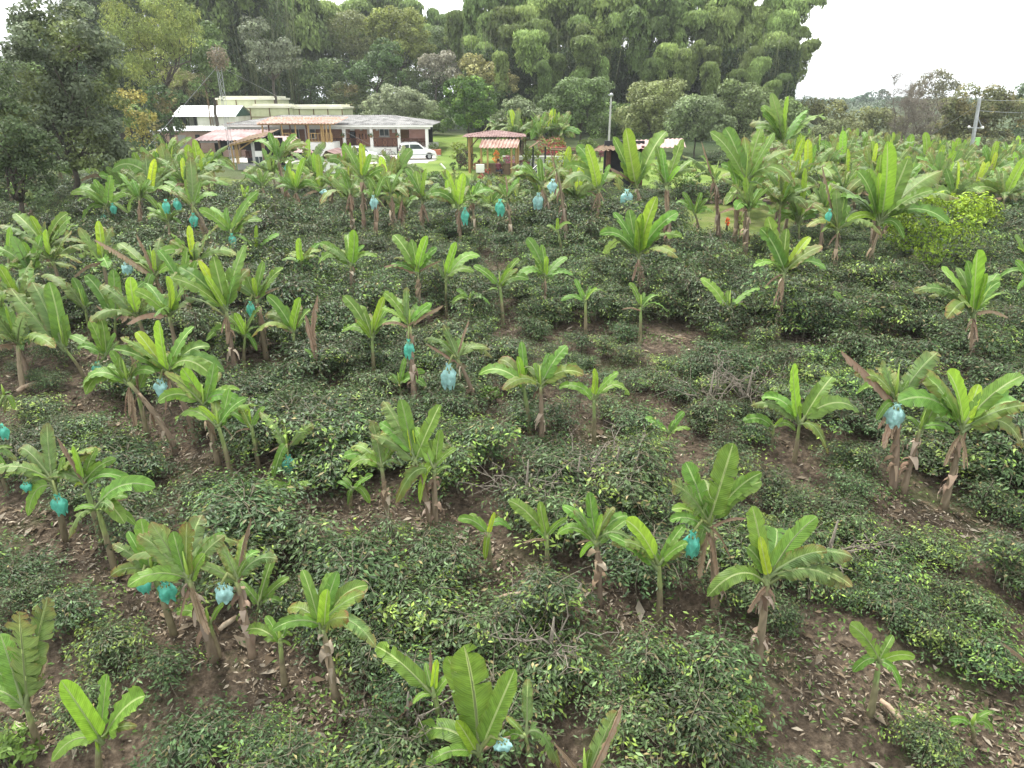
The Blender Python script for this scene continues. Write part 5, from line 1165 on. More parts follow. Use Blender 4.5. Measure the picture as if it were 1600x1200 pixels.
# block | base | crown | leaf tips (y young, f bright facing, n green, b brown edged, o torn, d dry) | bags (x,y,w,h,colour) | label
PL = open_table = '''
5|885,540|855,315|845,100n 645,255n 760,295n 715,215b 825,170f 900,240n||young banana whose blades overlap its twin in the mid slope
5|940,585|935,310|1060,120n 1135,235n 1010,300n 975,155n 905,200n 910,390d||twin banana with a long blade rising behind the first
5|1185,585|1185,375|1190,225f 1300,245n 1355,350n 1020,320n 1115,295n||slim young banana alone beside the twin pair
5|225,985|190,690|145,470o 10,640n 105,650n 215,620n 150,560n 280,680o||dark leaved banana next to the one with golden blade
5|430,1005|345,650|280,370n 320,490y 140,540o 465,395n 180,480n 395,560n||banana with a glowing golden yellow folded blade
5|445,1010|435,700|350,500n 540,600n 515,690n 370,860f 255,860b 465,510n 420,560n||banana with one wide blade hanging in front of the golden one
5|45,890|50,790|5,740n 150,725n 135,860n 30,870n -20,760n||low spreading sapling left of the dark leaved banana
5|700,1200|690,1000|545,935n 600,910n 720,900y 800,985n 675,1125f 650,1060d||small banana with one leaf hanging straight down over bare soil
5|965,1210|965,1010|785,845n 930,850n 1060,930n 960,1065f 850,1045d 890,970n||first of three bananas standing in a line on the bank
5|1210,1335|1195,1030|1035,870n 1165,805n 1280,875b 1340,935n 1120,1115f 1010,1005n 1100,1050d 1225,910f||middle banana of the three in a line, with drooping pale blade
8|460,345|460,165|355,25f 540,40n 320,90n 440,95n 495,180b 520,90n 300,70n||last of three bananas in a line, with bare straight trunk
6|153,1386|130,960|240,575n 15,665n 375,715n -60,940n -50,890n 300,930d 70,1080o 230,1120d 85,850n|45,1045,75,110,g|large banana with teal bag above the split-leaf banana
8|765,475|800,205|750,-20n 955,15n 775,75y 910,155f 610,265n 1065,235o 735,110n||biggest banana with wide split leaf and ragged dry skirt
8|1120,630|1145,470|1055,350n 1190,385n 1260,455f 1215,555n 1065,500n 1055,475d||compact young banana with five clean blades on bare soil
8|1440,720|1435,665|1365,650n 1500,625n 1505,690n 1370,670n 1460,640n||smallest banana seedling on the lowest bare bank
8|60,830|40,695|50,520o 70,650d -20,640b 10,730d 150,800o -40,740n||wilting banana with brown drooping leaves at the bottom edge
8|225,920|230,840|330,620o 345,600d 130,720d 245,740n||single upright torn leaf poking up at the bottom edge
8|1660,640|1640,485|1535,410d 1590,470n 1620,380n||banana cut by the frame with curled brown tip
7|1385,720|1355,565|1175,420n 1270,500n 1365,460y 1345,425d 1290,600n 1230,660d 1330,470n 1420,500n||banana with tiny bright leaf and orange-brown hanging leaf below
7|1510,860|1500,745|1395,450n 1610,490n 1425,650f 1270,725n 1450,415n 1330,790n 1640,700d|1570,725,50,26,b|largest lowest banana with huge upright blades at the bottom edge
7|1050,585|1010,365|945,180n 1055,185n 1000,330f 1140,255b 850,370n 1025,240f 950,320f||upright fresh banana with brown tipped leaf above bare soil
7|890,540|875,400|770,370n 830,325n 910,420n 840,430d 915,385n 900,340n||small banana with flat leaves just beside the upright fresh one
7|805,345|810,290|855,135n 750,215n 905,205n 890,295n 820,230n||fresh banana sapling with one tall blade behind blue bag plant
7|790,450|740,215|690,105o 785,20d 640,180o 730,225n 610,160o 770,150n|697,250,50,54,b|banana with one dry vertical leaf and long dark trunk
7|685,450|650,340|700,285n 550,315n 640,300n 665,380n||small sapling between the leaning brown trunks
7|670,465|590,210|700,65n 585,30b 470,30o 395,150o 540,60n 600,240n 640,130n 500,110n 430,70o||ragged banana crown with dense grey-green torn leaves
7|545,385|475,185|350,100o 400,60n 440,20n 345,200b 530,120n 500,60n|520,245,48,58,g;450,225,40,48,g|banana behind the ragged crown carrying two teal bags
4|540,1175|460,890|730,785n 640,965n 345,895n 320,1030o 600,830n 590,840d 560,870n 520,800n||banana with long pale flat blades above the ragged crown
4|480,1050|400,770|345,590f 455,600n 265,545d 350,785y 545,650n 440,640n 300,700o 630,770n||banana with bright upright blade at the far margin
4|310,1035|250,760|220,480o 90,600o 100,820o 130,920n 20,740n 180,640o 300,640n 130,700o|280,860,62,90,g;125,777,46,40,g|bushy torn-leaved banana carrying teal bags by the margin
4|40,810|-40,620|0,560n 60,600n 30,690n -20,500n 80,660o|15,520,40,70,g|leaning banana trunk cut by the frame edge
4|-30,560|20,350|50,340n 70,420n 20,440o 60,380d||drooping leafy bunch tip at the frame edge
4|830,620|600,290|385,315n 400,350n 520,140n 560,170n 500,220n 490,275f 545,185n 640,220o||banana with long steeply leaning bare trunk
4|925,570|790,250|745,0f 910,30n 985,125n 530,135n 650,100n 640,55y 850,260n 620,235d|757,315,65,78,b|tall banana with large bright upright blade and light blue bag
4|695,545|640,330|600,120d 560,240n 700,220n 650,200n||short trunk behind the long leaning one
4|1090,750|1025,500|930,405f 1075,320n 820,480n 1040,420n 1100,560d 980,440n||banana with long flat leaf pointing to the blue bag
4|1025,680|955,400|855,225f 1005,200n 740,385n 930,370n 1125,330n 985,300n||banana with two tall clean blades behind the flat leaf plant
4|1215,700|1180,500|1035,425n 1115,385b 1240,405n 1150,450n 1100,530d 1160,400y||slender banana with yellowing leaf next in the row
4|1255,750|1345,590|1215,430o 1330,480d 1470,490o 1440,500d 1280,740n 1260,620d|1355,672,58,76,g|wilted banana with teal bag and dry brown leaves
4|1390,880|1355,800|1235,770n 1360,740n 1455,770n 1390,860n 1310,780n||low sapling under the wilted teal bag banana
1|1145,1125|1150,975|1100,865f 1225,840n 965,1000n 1245,935n 1205,1045n 1070,880n||short banana with wide dark leaves beneath the crowded cluster
1|1390,1140|1375,960|1250,785n 1410,795f 1250,920d 1330,900n 1455,850n 1340,830n||banana with bright folded leaf beside the dead tall stalk
1|1520,1205|1490,1100|1425,1035n 1580,1035n 1540,1080n 1490,780d 1430,870d 1450,1060n||dead tall stalk with small green shoots round it
1|1425,740|1415,635|1405,515f 1500,540n 1320,620n 1505,610n 1490,680n 1385,590n||isolated small banana in open coffee above the dead stalk
1|1205,625|1200,565|1205,455f 1310,500n 1100,500n 1275,565d 1180,585d||small banana with single vertical leaf below the teal bag trunk
1|1250,1080|1200,800|1330,655n 1235,625n 1060,700n 1300,750d 1100,760n 1190,700f 1150,660n|1177,845,36,66,g|banana with teal bag at the end of the crowded cluster
1|1110,1180|1060,860|960,690f 1150,545n 1000,600n 840,650n 850,770n 1100,690n 930,620y||crowded cluster banana with the broadest shining blade
1|905,920|860,760|880,560n 920,620n 740,570n 830,640n 780,620n 900,850d 990,700o||middle banana in the crowded cluster with wind torn leaves
1|775,890|730,690|555,540n 690,570n 440,520d 640,500d 720,570f 620,620n 680,840n 880,710n|592,655,44,50,b|cluster banana with light blue bag and long dry leaf
1|400,1180|300,1030|80,830o 50,750o 170,900n 150,720o 90,1050n 280,880n 70,960n 230,720n|132,962,36,40,b|torn grey-green banana with pale blue bag near the margin
1|430,1200|490,1070|330,970n 420,900n 470,880n 540,960n 360,1030n 560,1000o|463,1130,50,70,g|banana with teal bag and orange flower bud beneath
1|545,1010|540,900|400,690n 530,660n 680,720n 700,790d 590,800y 500,760n 450,830d||banana with arched leaves over the bare bank cluster
1|430,1000|400,850|270,730o 340,700n 200,690o 380,750n 440,820n 310,720o 280,800n||banana with pale wind-shredded leaves in the margin cluster
1|250,700|225,570|70,400n 320,400n 370,455n 140,410f 330,520n 190,470n 320,600n 160,620n||full banana clump standing alone under the shady tree
1|60,740|40,600|50,465f 0,560n 115,600n -40,640n 120,520n||banana with vertical bright leaf cut by the frame edge
1|545,480|500,370|370,280n 520,220n 330,310n 385,450n 590,310n 600,400n 440,240n 470,260n|530,375,26,46,g;487,420,24,34,g|full banana below the grey-green tree with two teal bags
1|665,505|655,330|560,210n 700,240n 580,280n 740,380n 620,240n 600,400n 560,300n 720,300o||banana with tall straight trunk beside the two-bag plant
1|810,570|790,440|690,370n 840,400n 740,350n 700,430n 850,450n 790,350n|780,365,32,60,g;830,355,32,50,g|low banana with a pair of teal bags above it
1|1045,605|905,370|800,290d 870,240n 770,250n 890,130o 940,250n 1000,300n 830,320o|908,428,34,60,g|banana with very long slanting trunk and teal bag
1|985,320|975,190|900,110f 1000,110f 1070,85o 930,90y 1060,165n 1100,185b 895,200n 1040,120n||shiny bright banana in front of the brick annex
1|810,300|790,140|740,25n 900,45n 830,60n 860,160n 720,130n 780,70f||banana touching the brick annex corner
1|740,390|740,260|640,170n 700,170n 720,150n 780,190n 830,260n 520,200n||shaggy banana in the row below the brick annex
1|1130,635|1085,500|1060,370n 1180,340n 1140,460f 1230,435n 930,380n 1210,300n 1060,440n|1090,525,30,62,g|banana with teal bag low on a leaning dark trunk
1|1150,400|1150,330|1130,265y 1165,270f 1200,320n 1100,340n||small banana with bright vertical shoot on the grassy bank
1|1240,385|1230,270|1130,210n 1210,190n 1180,250n 1290,230n 1120,270n 1260,200n||banana at the start of the row before the workshop
1|1325,375|1310,150|1260,20n 1390,30n 1185,70n 1330,60n 1440,80b 1290,50n 1250,150n 1370,160b|1345,190,22,36,g|tall banana with arching fronds before the workshop window
1|1405,405|1385,290|1430,140f 1350,180f 1500,300n 1370,200y 1310,230n 1480,270n 1330,300n|1520,300,34,26,b|bright green banana clump before the white outbuilding
1|1370,395|1340,270|1290,190n 1360,150n 1250,260n 1400,230n||banana hidden behind the bright clump
1|1560,385|1560,270|1530,210n 1590,190n 1520,285y 1600,330n 1640,240n 1500,250n||dark banana beside the bright clump
1|195,430|110,340|30,230n 130,220f 60,330n 150,380n 90,250n 20,300n||half shaded banana with dry trunk below the drooping tree
2|60,470|40,290|0,190n 25,210n -10,260n 80,250n 100,320n||banana in the row under the parked cars
2|110,475|100,240|90,70y 15,80n 140,120f 50,180n 200,190n 60,230o 160,280n||row banana with very bright tall blade hiding a white car
2|245,485|235,310|120,190n 290,190n 150,260n 320,300n 270,250n 220,230n||row banana with slanting grey leaf near the gravel
2|170,500|155,320|130,250n 200,230n 100,300n 215,310n|152,345,32,60,b|thin trunk banana with light blue bag in the row
2|290,490|285,320|260,230n 320,220n 240,290n 350,290n||thin row banana among taller neighbours before the lawn
2|385,485|380,340|300,190n 400,190f 260,240n 460,260n 430,310n 320,280n 350,200n 490,350n||full row banana with fan of blades in front of the lawn
2|560,510|550,370|490,195f 575,210f 605,320n 420,310n 520,290n 640,340n|580,410,32,76,g|row banana with long narrow teal bag
2|635,485|610,340|580,220n 720,300n 650,250n 560,270n 690,350n||row banana with feathery leaf beside the long teal bag
2|805,515|775,330|740,260n 770,220d 690,270o 830,240n 720,300n 810,290n|745,370,40,74,g|dry topped banana with teal bag below the bar counter
2|1000,450|940,270|790,190o 850,160n 930,140n 965,190d 790,240o 900,200o|925,340,44,74,b|feather leaved banana with whitish bag showing orange fruit
2|1060,535|1012,190|980,100d 1000,140o 970,230d 1035,170d|992,270,40,62,b|tall withered banana stalk with pale blue bag
2|1040,580|1015,480|1015,420f 960,460n 1080,450n||tiny banana shoot between two leaning dry trunks
2|1195,485|1210,285|1105,80n 1150,75f 1260,170n 1180,200n 1255,240o 1240,300n||banana with two parallel slanting blades near the shed
2|1420,415|1385,270|1335,0f 1275,40n 1525,15n 1220,240n 1400,110n 1300,130n 1250,180d 1430,170n|1337,325,52,76,b|tall banana with cyan bag before the pink roofed shed
2|1535,590|1525,270|1480,80n 1500,90n 1600,50n 1645,150n 1590,180f 1440,200n 1665,200o||tall broad-leaved banana next to the cyan bag plant
2|1405,775|1395,600|1480,320f 1380,430f 1350,380n 1275,395n 1210,500n 1580,395n 1600,510n 1235,480o 1300,540n 1410,400f||tall central banana with thick ragged trunk and large crown
2|1400,955|1405,840|1350,725n 1505,790n 1530,865n 1315,850d 1420,770n||small banana directly below the tall ragged trunk
2|1145,995|1145,800|1095,705n 1200,750f 1030,810n 1245,775n 1170,740n||thin young banana on the brown strip
2|960,835|955,690|870,515n 940,545n 965,600f 1060,605n 1090,690n 830,680n 810,720n||graceful young banana with upright blade in dark coffee
2|760,875|745,740|620,645n 835,610n 770,680n 690,760n 800,660f 880,710n 700,700n||broad low banana left of the graceful upright one
2|495,825|490,700|540,535f 650,600n 625,675n 510,735n 450,640o||banana with one tall light blade near the brown-leaved plant
2|370,835|360,680|245,500n 405,505f 330,520n 370,610f 200,670n 450,560n 200,650d 470,620d||banana with brown dead leaf on its side in the upper field
2|55,800|45,640|60,475f 170,605n -40,600n -100,540n 110,550n -110,640n||banana with vertical bright leaf in the upper field
2|175,795|165,755|190,700n 115,720n 195,740n 140,700d||little sapling with pale dead leaf in the upper field
2|600,870|600,815|540,755n 625,765n 700,830n 520,830n 655,780n||low broad sapling under the dark bushes
2|155,1165|145,975|10,785n 205,790f 75,900f 0,955n 90,830n 220,840n||straight trunk banana with steep pale blades in mid field
2|345,1290|320,930|310,745o 200,770n 410,850n 190,920d 480,830d 270,870n 340,850o|318,1032,44,84,g|banana with teal bag between two dead brown leaves
2|640,1340|545,1080|480,920o 600,895d 385,990o 430,1080o 590,1000o 400,1010d|505,1160,66,110,b|leaning banana with big light blue bag and brown leaf ends
5|280,370|275,300|300,175n 190,275n 395,245n 400,315n 240,250n||young banana standing under the teal bag in mid field
3|225,1000|220,850|85,705n 215,760n 305,850f 170,890d 365,750n||sparse young banana with hanging yellow-brown leaf
3|445,985|475,680|365,470n 400,415n 490,470n 600,510y 630,560n 430,640n 380,750d 600,600n||banana with golden folded tip and dry skirted straight trunk
3|780,1000|785,910|710,765n 945,880f 690,900n 645,910d 800,830n 840,900n||low banana with a brown leaf lying on dark coffee
3|1345,1150|1370,870|1215,665f 1385,570f 1430,680f 1335,620n 1080,770o 1540,780n 1530,890d 1490,720n 1150,790o||handsome banana with cupped light blades and orange dead leaf
3|1650,880|1640,720|1490,700n 1560,620n 1570,760n||banana cut by the frame behind the cupped blade plant
3|545,520|545,440|580,185f 465,280f 500,220n 740,260n 760,400n 430,460n 400,400n 620,430b||two-bladed bright banana in the tall dense group
3|700,690|730,480|720,290n 655,170d 650,490n 800,470n 760,300n 640,400o|687,410,26,60,g|dark leaved banana in the tall group with hidden teal bag
3|850,690|925,440|960,60f 920,210f 820,200n 1200,270o 1150,470n 1040,520n 770,440f 870,190n 1060,140n 1220,200o||dominant banana of the dense group with upright narrow blade
3|170,540|150,240|90,60d 0,130o 90,130n 180,200n 60,230o||tall dry topped banana trunk left in the tall group
3|290,540|300,250|130,20n 200,0n 290,40b 370,0n 430,20n 340,230f 180,170n 520,100b 500,200n 240,200f||tallest shaggy banana of the group near the grass path
3|240,545|262,280|220,150n 340,190n 400,300n 230,290n||slim trunk beside the tallest shaggy banana
3|90,510|60,400|0,300n 120,330n -30,350n 90,300n 150,400n||banana bending over the grass path
3|1500,440|1505,420|1490,350f 1540,360n 1470,400n||small rounded banana shoot in the far field beside the bright shrub
3|1620,640|1610,590|1570,560f 1560,500n 1640,520n||banana shoot at the frame edge beyond the bright shrub
6|525,665|550,480|520,205f 550,400f 705,265n 830,430n 320,400o 370,365n 685,630b 490,400n||open banana with brown drooping leaf end and bright centre
6|415,605|430,505|470,460f 285,475n 530,520n 380,470n||small banana shoot tucked beside the open banana
6|985,800|1000,370|740,140d 940,185o 1200,150o 1150,260d 910,470n 1060,280n 985,300o|1000,440,80,100,b|bare trunk banana with big cyan bag and drooping dry fronds
6|1035,805|1115,510|1215,345n 1050,455n 1280,530n 1250,470n 1150,400n||young banana leaning beside the cyan bag trunk
6|1225,880|1315,510|1150,270n 1240,240f 1600,260n 1620,410n 1600,600b 1390,300y 1300,330n||big leaning banana with long blades reaching past the frame
6|-70,590|-65,530|-175,460n 10,430n 40,510n -40,470n -100,500n||nearly buried banana top in the mid slope
6|1660,900|1650,850|1570,805n 1620,780n||leaf of a banana cut by the frame low on the slope
7|125,745|80,600|0,380n 105,390n 15,490y 60,310o 150,265o 150,455d -40,560n -60,450n||bottom corner banana with glowing curled leaf and dry trunk
7|315,830|310,705|190,525f 335,505n 455,575n 430,670b 310,750f 160,780n||clean bright banana with rounded blades in the bottom corner
0|1222,330|1225,225|1205,145n 1232,150f 1190,165n 1262,172n 1292,185n 1270,215o 1180,200n 1210,170n||very tall far banana rising above the field
0|250,160|215,118|200,85n 232,70n 190,110n 245,110n||banana half hidden under the vine-covered tree
0|225,190|222,160|215,125n 245,140n 190,150n 262,160n 205,130f||banana on the slope beside the yellowing tree
0|262,205|245,172|232,140n 268,150n 220,165n 275,170n||banana just above the brick annex roof
'''
k = 0
for line in PL.strip().split('\n'):
    blk, b, c, tips, bags, lab = line.split('|'); k += 1
    pp = lambda s: tuple(float(q) for q in s.split(','))
    tl = [(float(m_[0]), float(m_[1]), m_[2]) for m_ in re.findall(r'(-?\d+),(-?\d+)([a-z]?)', tips)]
    bl = [(float(q[0]), float(q[1]), float(q[2]), float(q[3]), q[4]) for q in (s.split(',') for s in bags.split(';') if s)]
    if blk == '0' and k > 120: pass
    plant(blk, pp(b), pp(c), tl, bl, lab, k)
# the crowded far field: bananas nothing in the photo tells apart
def far_banana(x, y, Hs, seed, label, group, scale=1):
    rg = np.random.default_rng(seed); z = float(gz(x, y)); B = Vector((x, y, z)); h = empty('banana_plant', B, label=label, cat='banana plant', group=group); BASES.append((x, y))
    Cn = B+Vector((rg.normal()*.25, rg.normal()*.2, Hs)); pseudostem(B, Cn, rg, h, .09, .6, True)
    n = rg.integers(8, 13); a0 = rg.uniform(0, 6.28)
    for q in range(n):
        e = radians(80-105*q/n+rg.normal()*8); a = a0+q*2.4+rg.normal()*.2; L_ = rg.uniform(1.4, 2.1)*scale
        kd = ('y' if rg.uniform() < .4 else 'f') if q == 0 else ('n' if rg.uniform() < .35 else ('o' if rg.uniform() < .65 else 'b'))
        if q == n-1 and rg.uniform() < .6: kd = 'd'
        banana_leaf(Cn, Cn+Vector((cos(a)*cos(e), sin(a)*cos(e), sin(e)))*L_, kd, rg, Vector((rg.normal()*.6, -.5, .85)), h, .135)
FL = 'banana plant among many in the crowded far field before the trees'
rgf = np.random.default_rng(12); cnt = 0
for i in range(600):
    if cnt >= 96: break
    y = rgf.uniform(36, 58); x = rgf.uniform(.33*y, .86*y)
    if min(np.hypot(x-bx_, y-by_) for bx_, by_ in BASES) < 1.55: continue
    cnt += 1; far_banana(x, y, rgf.uniform(1.0, 2.0)*(1.25 if x < .55*y else .9), 500+i, FL, 'bananas in the far field')
for i in range(22):
    y = rgf.uniform(79, 87); x = X(rgf.uniform(785, 880), y, 8); far_banana(x, y, rgf.uniform(1.5, 2.7), 900+i, 'pale banana in the grove behind the gazebo', 'bananas behind the gazebo', 1.35)
for i in range(9):
    y = rgf.uniform(40, 50); x = rgf.uniform(-34, -24) ; far_banana(x, y, rgf.uniform(1.5, 2.4), 950+i, 'shaded banana under the trees at the field corner', 'shaded bananas under the trees')
for i in range(70):
    y = rgf.uniform(35, 46); x = X(rgf.uniform(180, 900), y, 5)
    q_ = 800+x*FPX/(y*cos(PITCH)+6*sin(PITCH))
    if 330 < q_ < 430 or min(np.hypot(x-bx_, y-by_) for bx_, by_ in BASES) < 1.2: continue
    lw = 630 < q_ < 870; far_banana(x, y, rgf.uniform(.6, .9) if lw else rgf.uniform(1.2, 1.9), 970+i, 'low banana in the line between the lawn and dark bushes', 'low bananas along the lawn', .75 if lw else 1)
for lab_, grp_, x0_, x1_, y0_, y1_, nn, hh in (('banana packed inside the crowded clusters of the upper field margin', 'bananas packed in the margin clusters', 20, 330, 480, 640, 15, (1.2, 1.9)),
        ('banana filling the dense tall group beside the grass path', 'bananas filling the dense tall group', 1150, 1400, 345, 420, 16, (1.8, 3.0))):
    for i in range(nn):
        p = G(rgf.uniform(x0_, x1_), rgf.uniform(y0_, y1_))
        if min(np.hypot(p.x-bx_, p.y-by_) for bx_, by_ in BASES) < .95: continue
        far_banana(p.x, p.y, rgf.uniform(*hh), 1100+i+nn, lab_, grp_, .72)
for px_, py_, w_, h_, c, lb in ((1370, 260, 10, 18, 'g', 'teal green bag deep in the far banana field'), (1493, 277, 12, 14, 'g', 'teal green bag below the tilted utility pole'), (1584, 324, 14, 14, 'b', 'light blue bag at the frame edge beside the bright shrub'), (1589, 306, 10, 8, 'g', 'small teal bag just above the light blue one at the frame edge')):
    Y = G(px_, py_+22).y; rg = np.random.default_rng(px_); o0 = empty('banana_plant', (X(px_+6, Y, 5), Y+.3, float(gz(X(px_+6, Y, 5), Y))), label=FL, cat='banana plant', group='bananas in the far field')
    Cn = at(px_+6, py_-16, Y+.3); pseudostem(o0.location, Cn, rg, o0, .09, .6, True)
    for q in range(7):
        e = radians(75-100*q/7); a = q*2.4+px_; banana_leaf(Cn, Cn+Vector((cos(a)*cos(e), sin(a)*cos(e), sin(e)))*1.7, 'no'[q % 2], rg, Vector((0, -.5, .85)), o0, .17)
    fruit_bag(px_, py_, w_, h_, c, Y, Cn, 'x', o0, '', rg)
    for ob in COL.objects:
        if ob.get('label', '').endswith('on x'): ob['label'] = lb
# ------------------------------------------------------------------ coffee bushes
def bush_meshes(seed, H, R, nb, bare=0.0, fresh=.15):
    rg = np.random.default_rng(seed); tw = MB(); P, D, TT, CV = [], [], [], []
    for st in range(rg.integers(1, 3)):
        sx, sy = rg.normal(size=2)*.1; lx, ly = rg.normal(size=2)*.14
        tw.tube([(sx*.3, sy*.3, -.15), (sx+lx*.5, sy+ly*.5, H*.5), (sx+lx, sy+ly, H*.97)], [.028, .02, .008], 5)
        for k in range(nb):
            u = rg.uniform(.16, 1)**.8; a = k*2.4+rg.uniform(-.3, .3); z0 = H*u; L_ = R*(1.12-.55*u)*rg.uniform(.5, 1.35); b0 = Vector((sx+lx*u, sy+ly*u, z0))
            dr = Vector((cos(a), sin(a), 0)); ri = rg.uniform(.35, 1.15); pts = [b0+dr*L_*t+Vector((0, 0, L_*(ri*t-.62*t*t)))+Vector(rg.normal(size=3))*.02 for t in (0, .33, .66, 1)]
            tw.tube(pts, [.009, .007, .004, .002], 3)
            if rg.uniform() < bare: continue
            nl = int(42*L_/R); young = rg.uniform() < fresh
            for q in range(nl):
                t = rg.uniform(.04, 1.06); i0 = min(int(t*3), 2); f = t*3-i0; c = pts[i0].lerp(pts[i0+1], f); s = 1 if q % 2 else -1
                side = Vector((-dr.y, dr.x, 0))*s
                off = side*rg.uniform(.02, .2)+Vector((0, 0, rg.normal()*.05)); P.append(c+off); D.append(Vector((0, 0, 1))+side*.35+dr*.3); TT.append(side*.9+dr*.5+Vector((0, 0, -.35)))
                y = young and t > .7
                CV.append((.13, .2, .035) if y else ((.054, .092, .032) if rg.uniform() < .93 else (.14, .12, .05)))
    P, D, TT, CV = (np.array(q, dtype=float) for q in (P, D, TT, CV)); n = len(P)
    nrm = D+rg.normal(size=(n, 3))*.38; nrm /= np.linalg.norm(nrm, axis=1)[:, None]
    t = TT+rg.normal(size=(n, 3))*.4; t -= nrm*(t*nrm).sum(1)[:, None]; t /= np.linalg.norm(t, axis=1)[:, None]; s = np.cross(nrm, t)
    sz = (.09*rg.uniform(.6, 1.3, n))[:, None]; A = P-t*sz*.5; B = P+t*sz*.55-nrm*sz*.2; Mi = P+t*sz*.02
    C_, E_ = Mi+s*sz*.21+nrm*sz*.06, Mi-s*sz*.21+nrm*sz*.06
    V = np.stack([A, C_, B, E_], 1).reshape(-1, 3); i = np.arange(n)[:, None]*4; F = np.concatenate([i+np.array([0, 1, 2]), i+np.array([0, 2, 3])], 0)
    c = CV*np.exp(rg.normal(size=(n, 1))*.4)
    fm = np_mesh('leaves', V, F, np.repeat(c, 4, axis=0)); fm.materials.append(M['coffee'])
    me = bpy.data.meshes.new('branches'); me.from_pydata(tw.v, [], tw.f); me.update(); me.materials.append(M['coffeetwig'])
    return fm, me
BU = [bush_meshes(1, 1.05, .8, 46, .1, .12), bush_meshes(2, 1.25, .85, 50, .15, .3), bush_meshes(3, .95, .9, 46, .1, .08), bush_meshes(4, 1.5, .8, 44, .3, .25),
      bush_meshes(5, 1.1, .8, 50, 0, .5), bush_meshes(6, 1.6, .7, 38, .5, .3), bush_meshes(7, .9, .75, 44, 0, .2), bush_meshes(8, 1.15, .9, 52, .1, .06)]
def path_w(pts): return [tuple(G(*p)[:2]) for p in pts]
STRIPS = [(path_w([(20, 620), (110, 640), (200, 680), (300, 740), (430, 775), (600, 812), (740, 872), (820, 925), (960, 950), (1050, 985), (1160, 1015), (1280, 1035), (1400, 1085), (1600, 1180)]), .38),
          (path_w([(20, 800), (90, 835), (170, 890), (250, 950), (350, 1015), (420, 1045), (520, 1095), (640, 1165), (740, 1215)]), .25),
          (path_w([(-20, 1060), (70, 1140)]), .3), (path_w([(1200, 542), (1300, 552), (1480, 572), (1600, 590)]), .2), (path_w([(900, 522), (1030, 528), (1180, 548)]), .2),
          (path_w([(1385, 790), (1480, 825), (1560, 835)]), .45), (path_w([(820, 692), (900, 682), (960, 702)]), .15), (path_w([(250, 480), (420, 545), (500, 605)]), .05), (path_w([(120, 520), (170, 640)]), .2),
          (path_w([(1400, 1090), (1500, 1130), (1600, 1150)]), .55), (path_w([(1260, 1050), (1300, 1100)]), .4), (path_w([(430, 1050), (480, 1120)]), .35), (path_w([(680, 800), (770, 900)]), .2)]
def strip_dist(x, y):
    d = np.full(np.shape(x), 99.)
    for pts, r in STRIPS:
        for (ax, ay), (bx, by) in zip(pts[:-1], pts[1:]):
            vx, vy = bx-ax, by-ay; t = np.clip(((x-ax)*vx+(y-ay)*vy)/(vx*vx+vy*vy), 0, 1)
            d = np.minimum(d, np.hypot(x-ax-t*vx, y-ay-t*vy)-r)
    return d
rg = np.random.default_rng(77); pts = []
ca, sa = cos(radians(-31)), sin(radians(-31))
for iu in range(-130, 160):
    for iv in range(-85, 120):
        u, v = iu*.72+rg.normal()*.12, iv*1.1+rg.normal()*.1
        x, y = u*ca-v*sa, u*sa+v*ca
        if y < 5.2 or y > 76: continue
        if abs(x) > 8+y*.84: continue
        if y > 45 and not (x > 18 and y < 74) and not (x < -24 and y < 54): continue
        pts.append((x, y))
pts = np.array(pts); X_, Y_ = pts[:, 0], pts[:, 1]
keep = (strip_dist(X_, Y_) > .12) & ~lawn_mask(X_, Y_) & ~inpoly(X_, Y_, PATCH1) & ~inpoly(X_, Y_, PATCH2)
for bx_, by_ in BASES: q_ = float(np.interp(by_, [8, 14, 20], [1.05, .95, .62])); keep &= np.hypot((X_-bx_)/(.52*q_), (Y_-by_+.35*q_)/(.75*q_)) > 1
keep &= (np.sin(X_*.55+2)*np.sin(Y_*.5+X_*.2) < .9) & (rg.uniform(size=len(X_)) > .07)
pts = pts[keep]; order = np.argsort(np.hypot(pts[:, 0], pts[:, 1])+8*(np.abs(pts[:, 0]) > 1.5+.80*pts[:, 1])); pts = pts[order]
def bush_scale(x, y):
    s = .86+.18*np.sin(x*.35+y*.2)+.1*np.sin(y*.6)
    return s*np.interp(y, [6, 14, 22, 30, 45], [.92, .96, 1.0, 1.1, 1.1])
LBL = 'dark glossy coffee bush growing among its neighbours on the slope'
src = []
NIND = 300
for k, (x, y) in enumerate(pts[:NIND]):
    v = int(rg.integers(0, 8)); s = float(bush_scale(x, y))*rg.uniform(.68, 1.25); h = empty('coffee_bush', (x, y, float(gz(x, y))-.02), rz=rg.uniform(0, 6.28), label=LBL, cat='bush', group='coffee bushes on the slope')
    h.scale = (s*rg.uniform(1.15, 1.35), s*rg.uniform(1.15, 1.35), s*.8)
    for nm, me in (('leaves', BU[v][0]), ('branches', BU[v][1])):
        o = bpy.data.objects.new(nm, me); COL.objects.link(o); o.parent = h
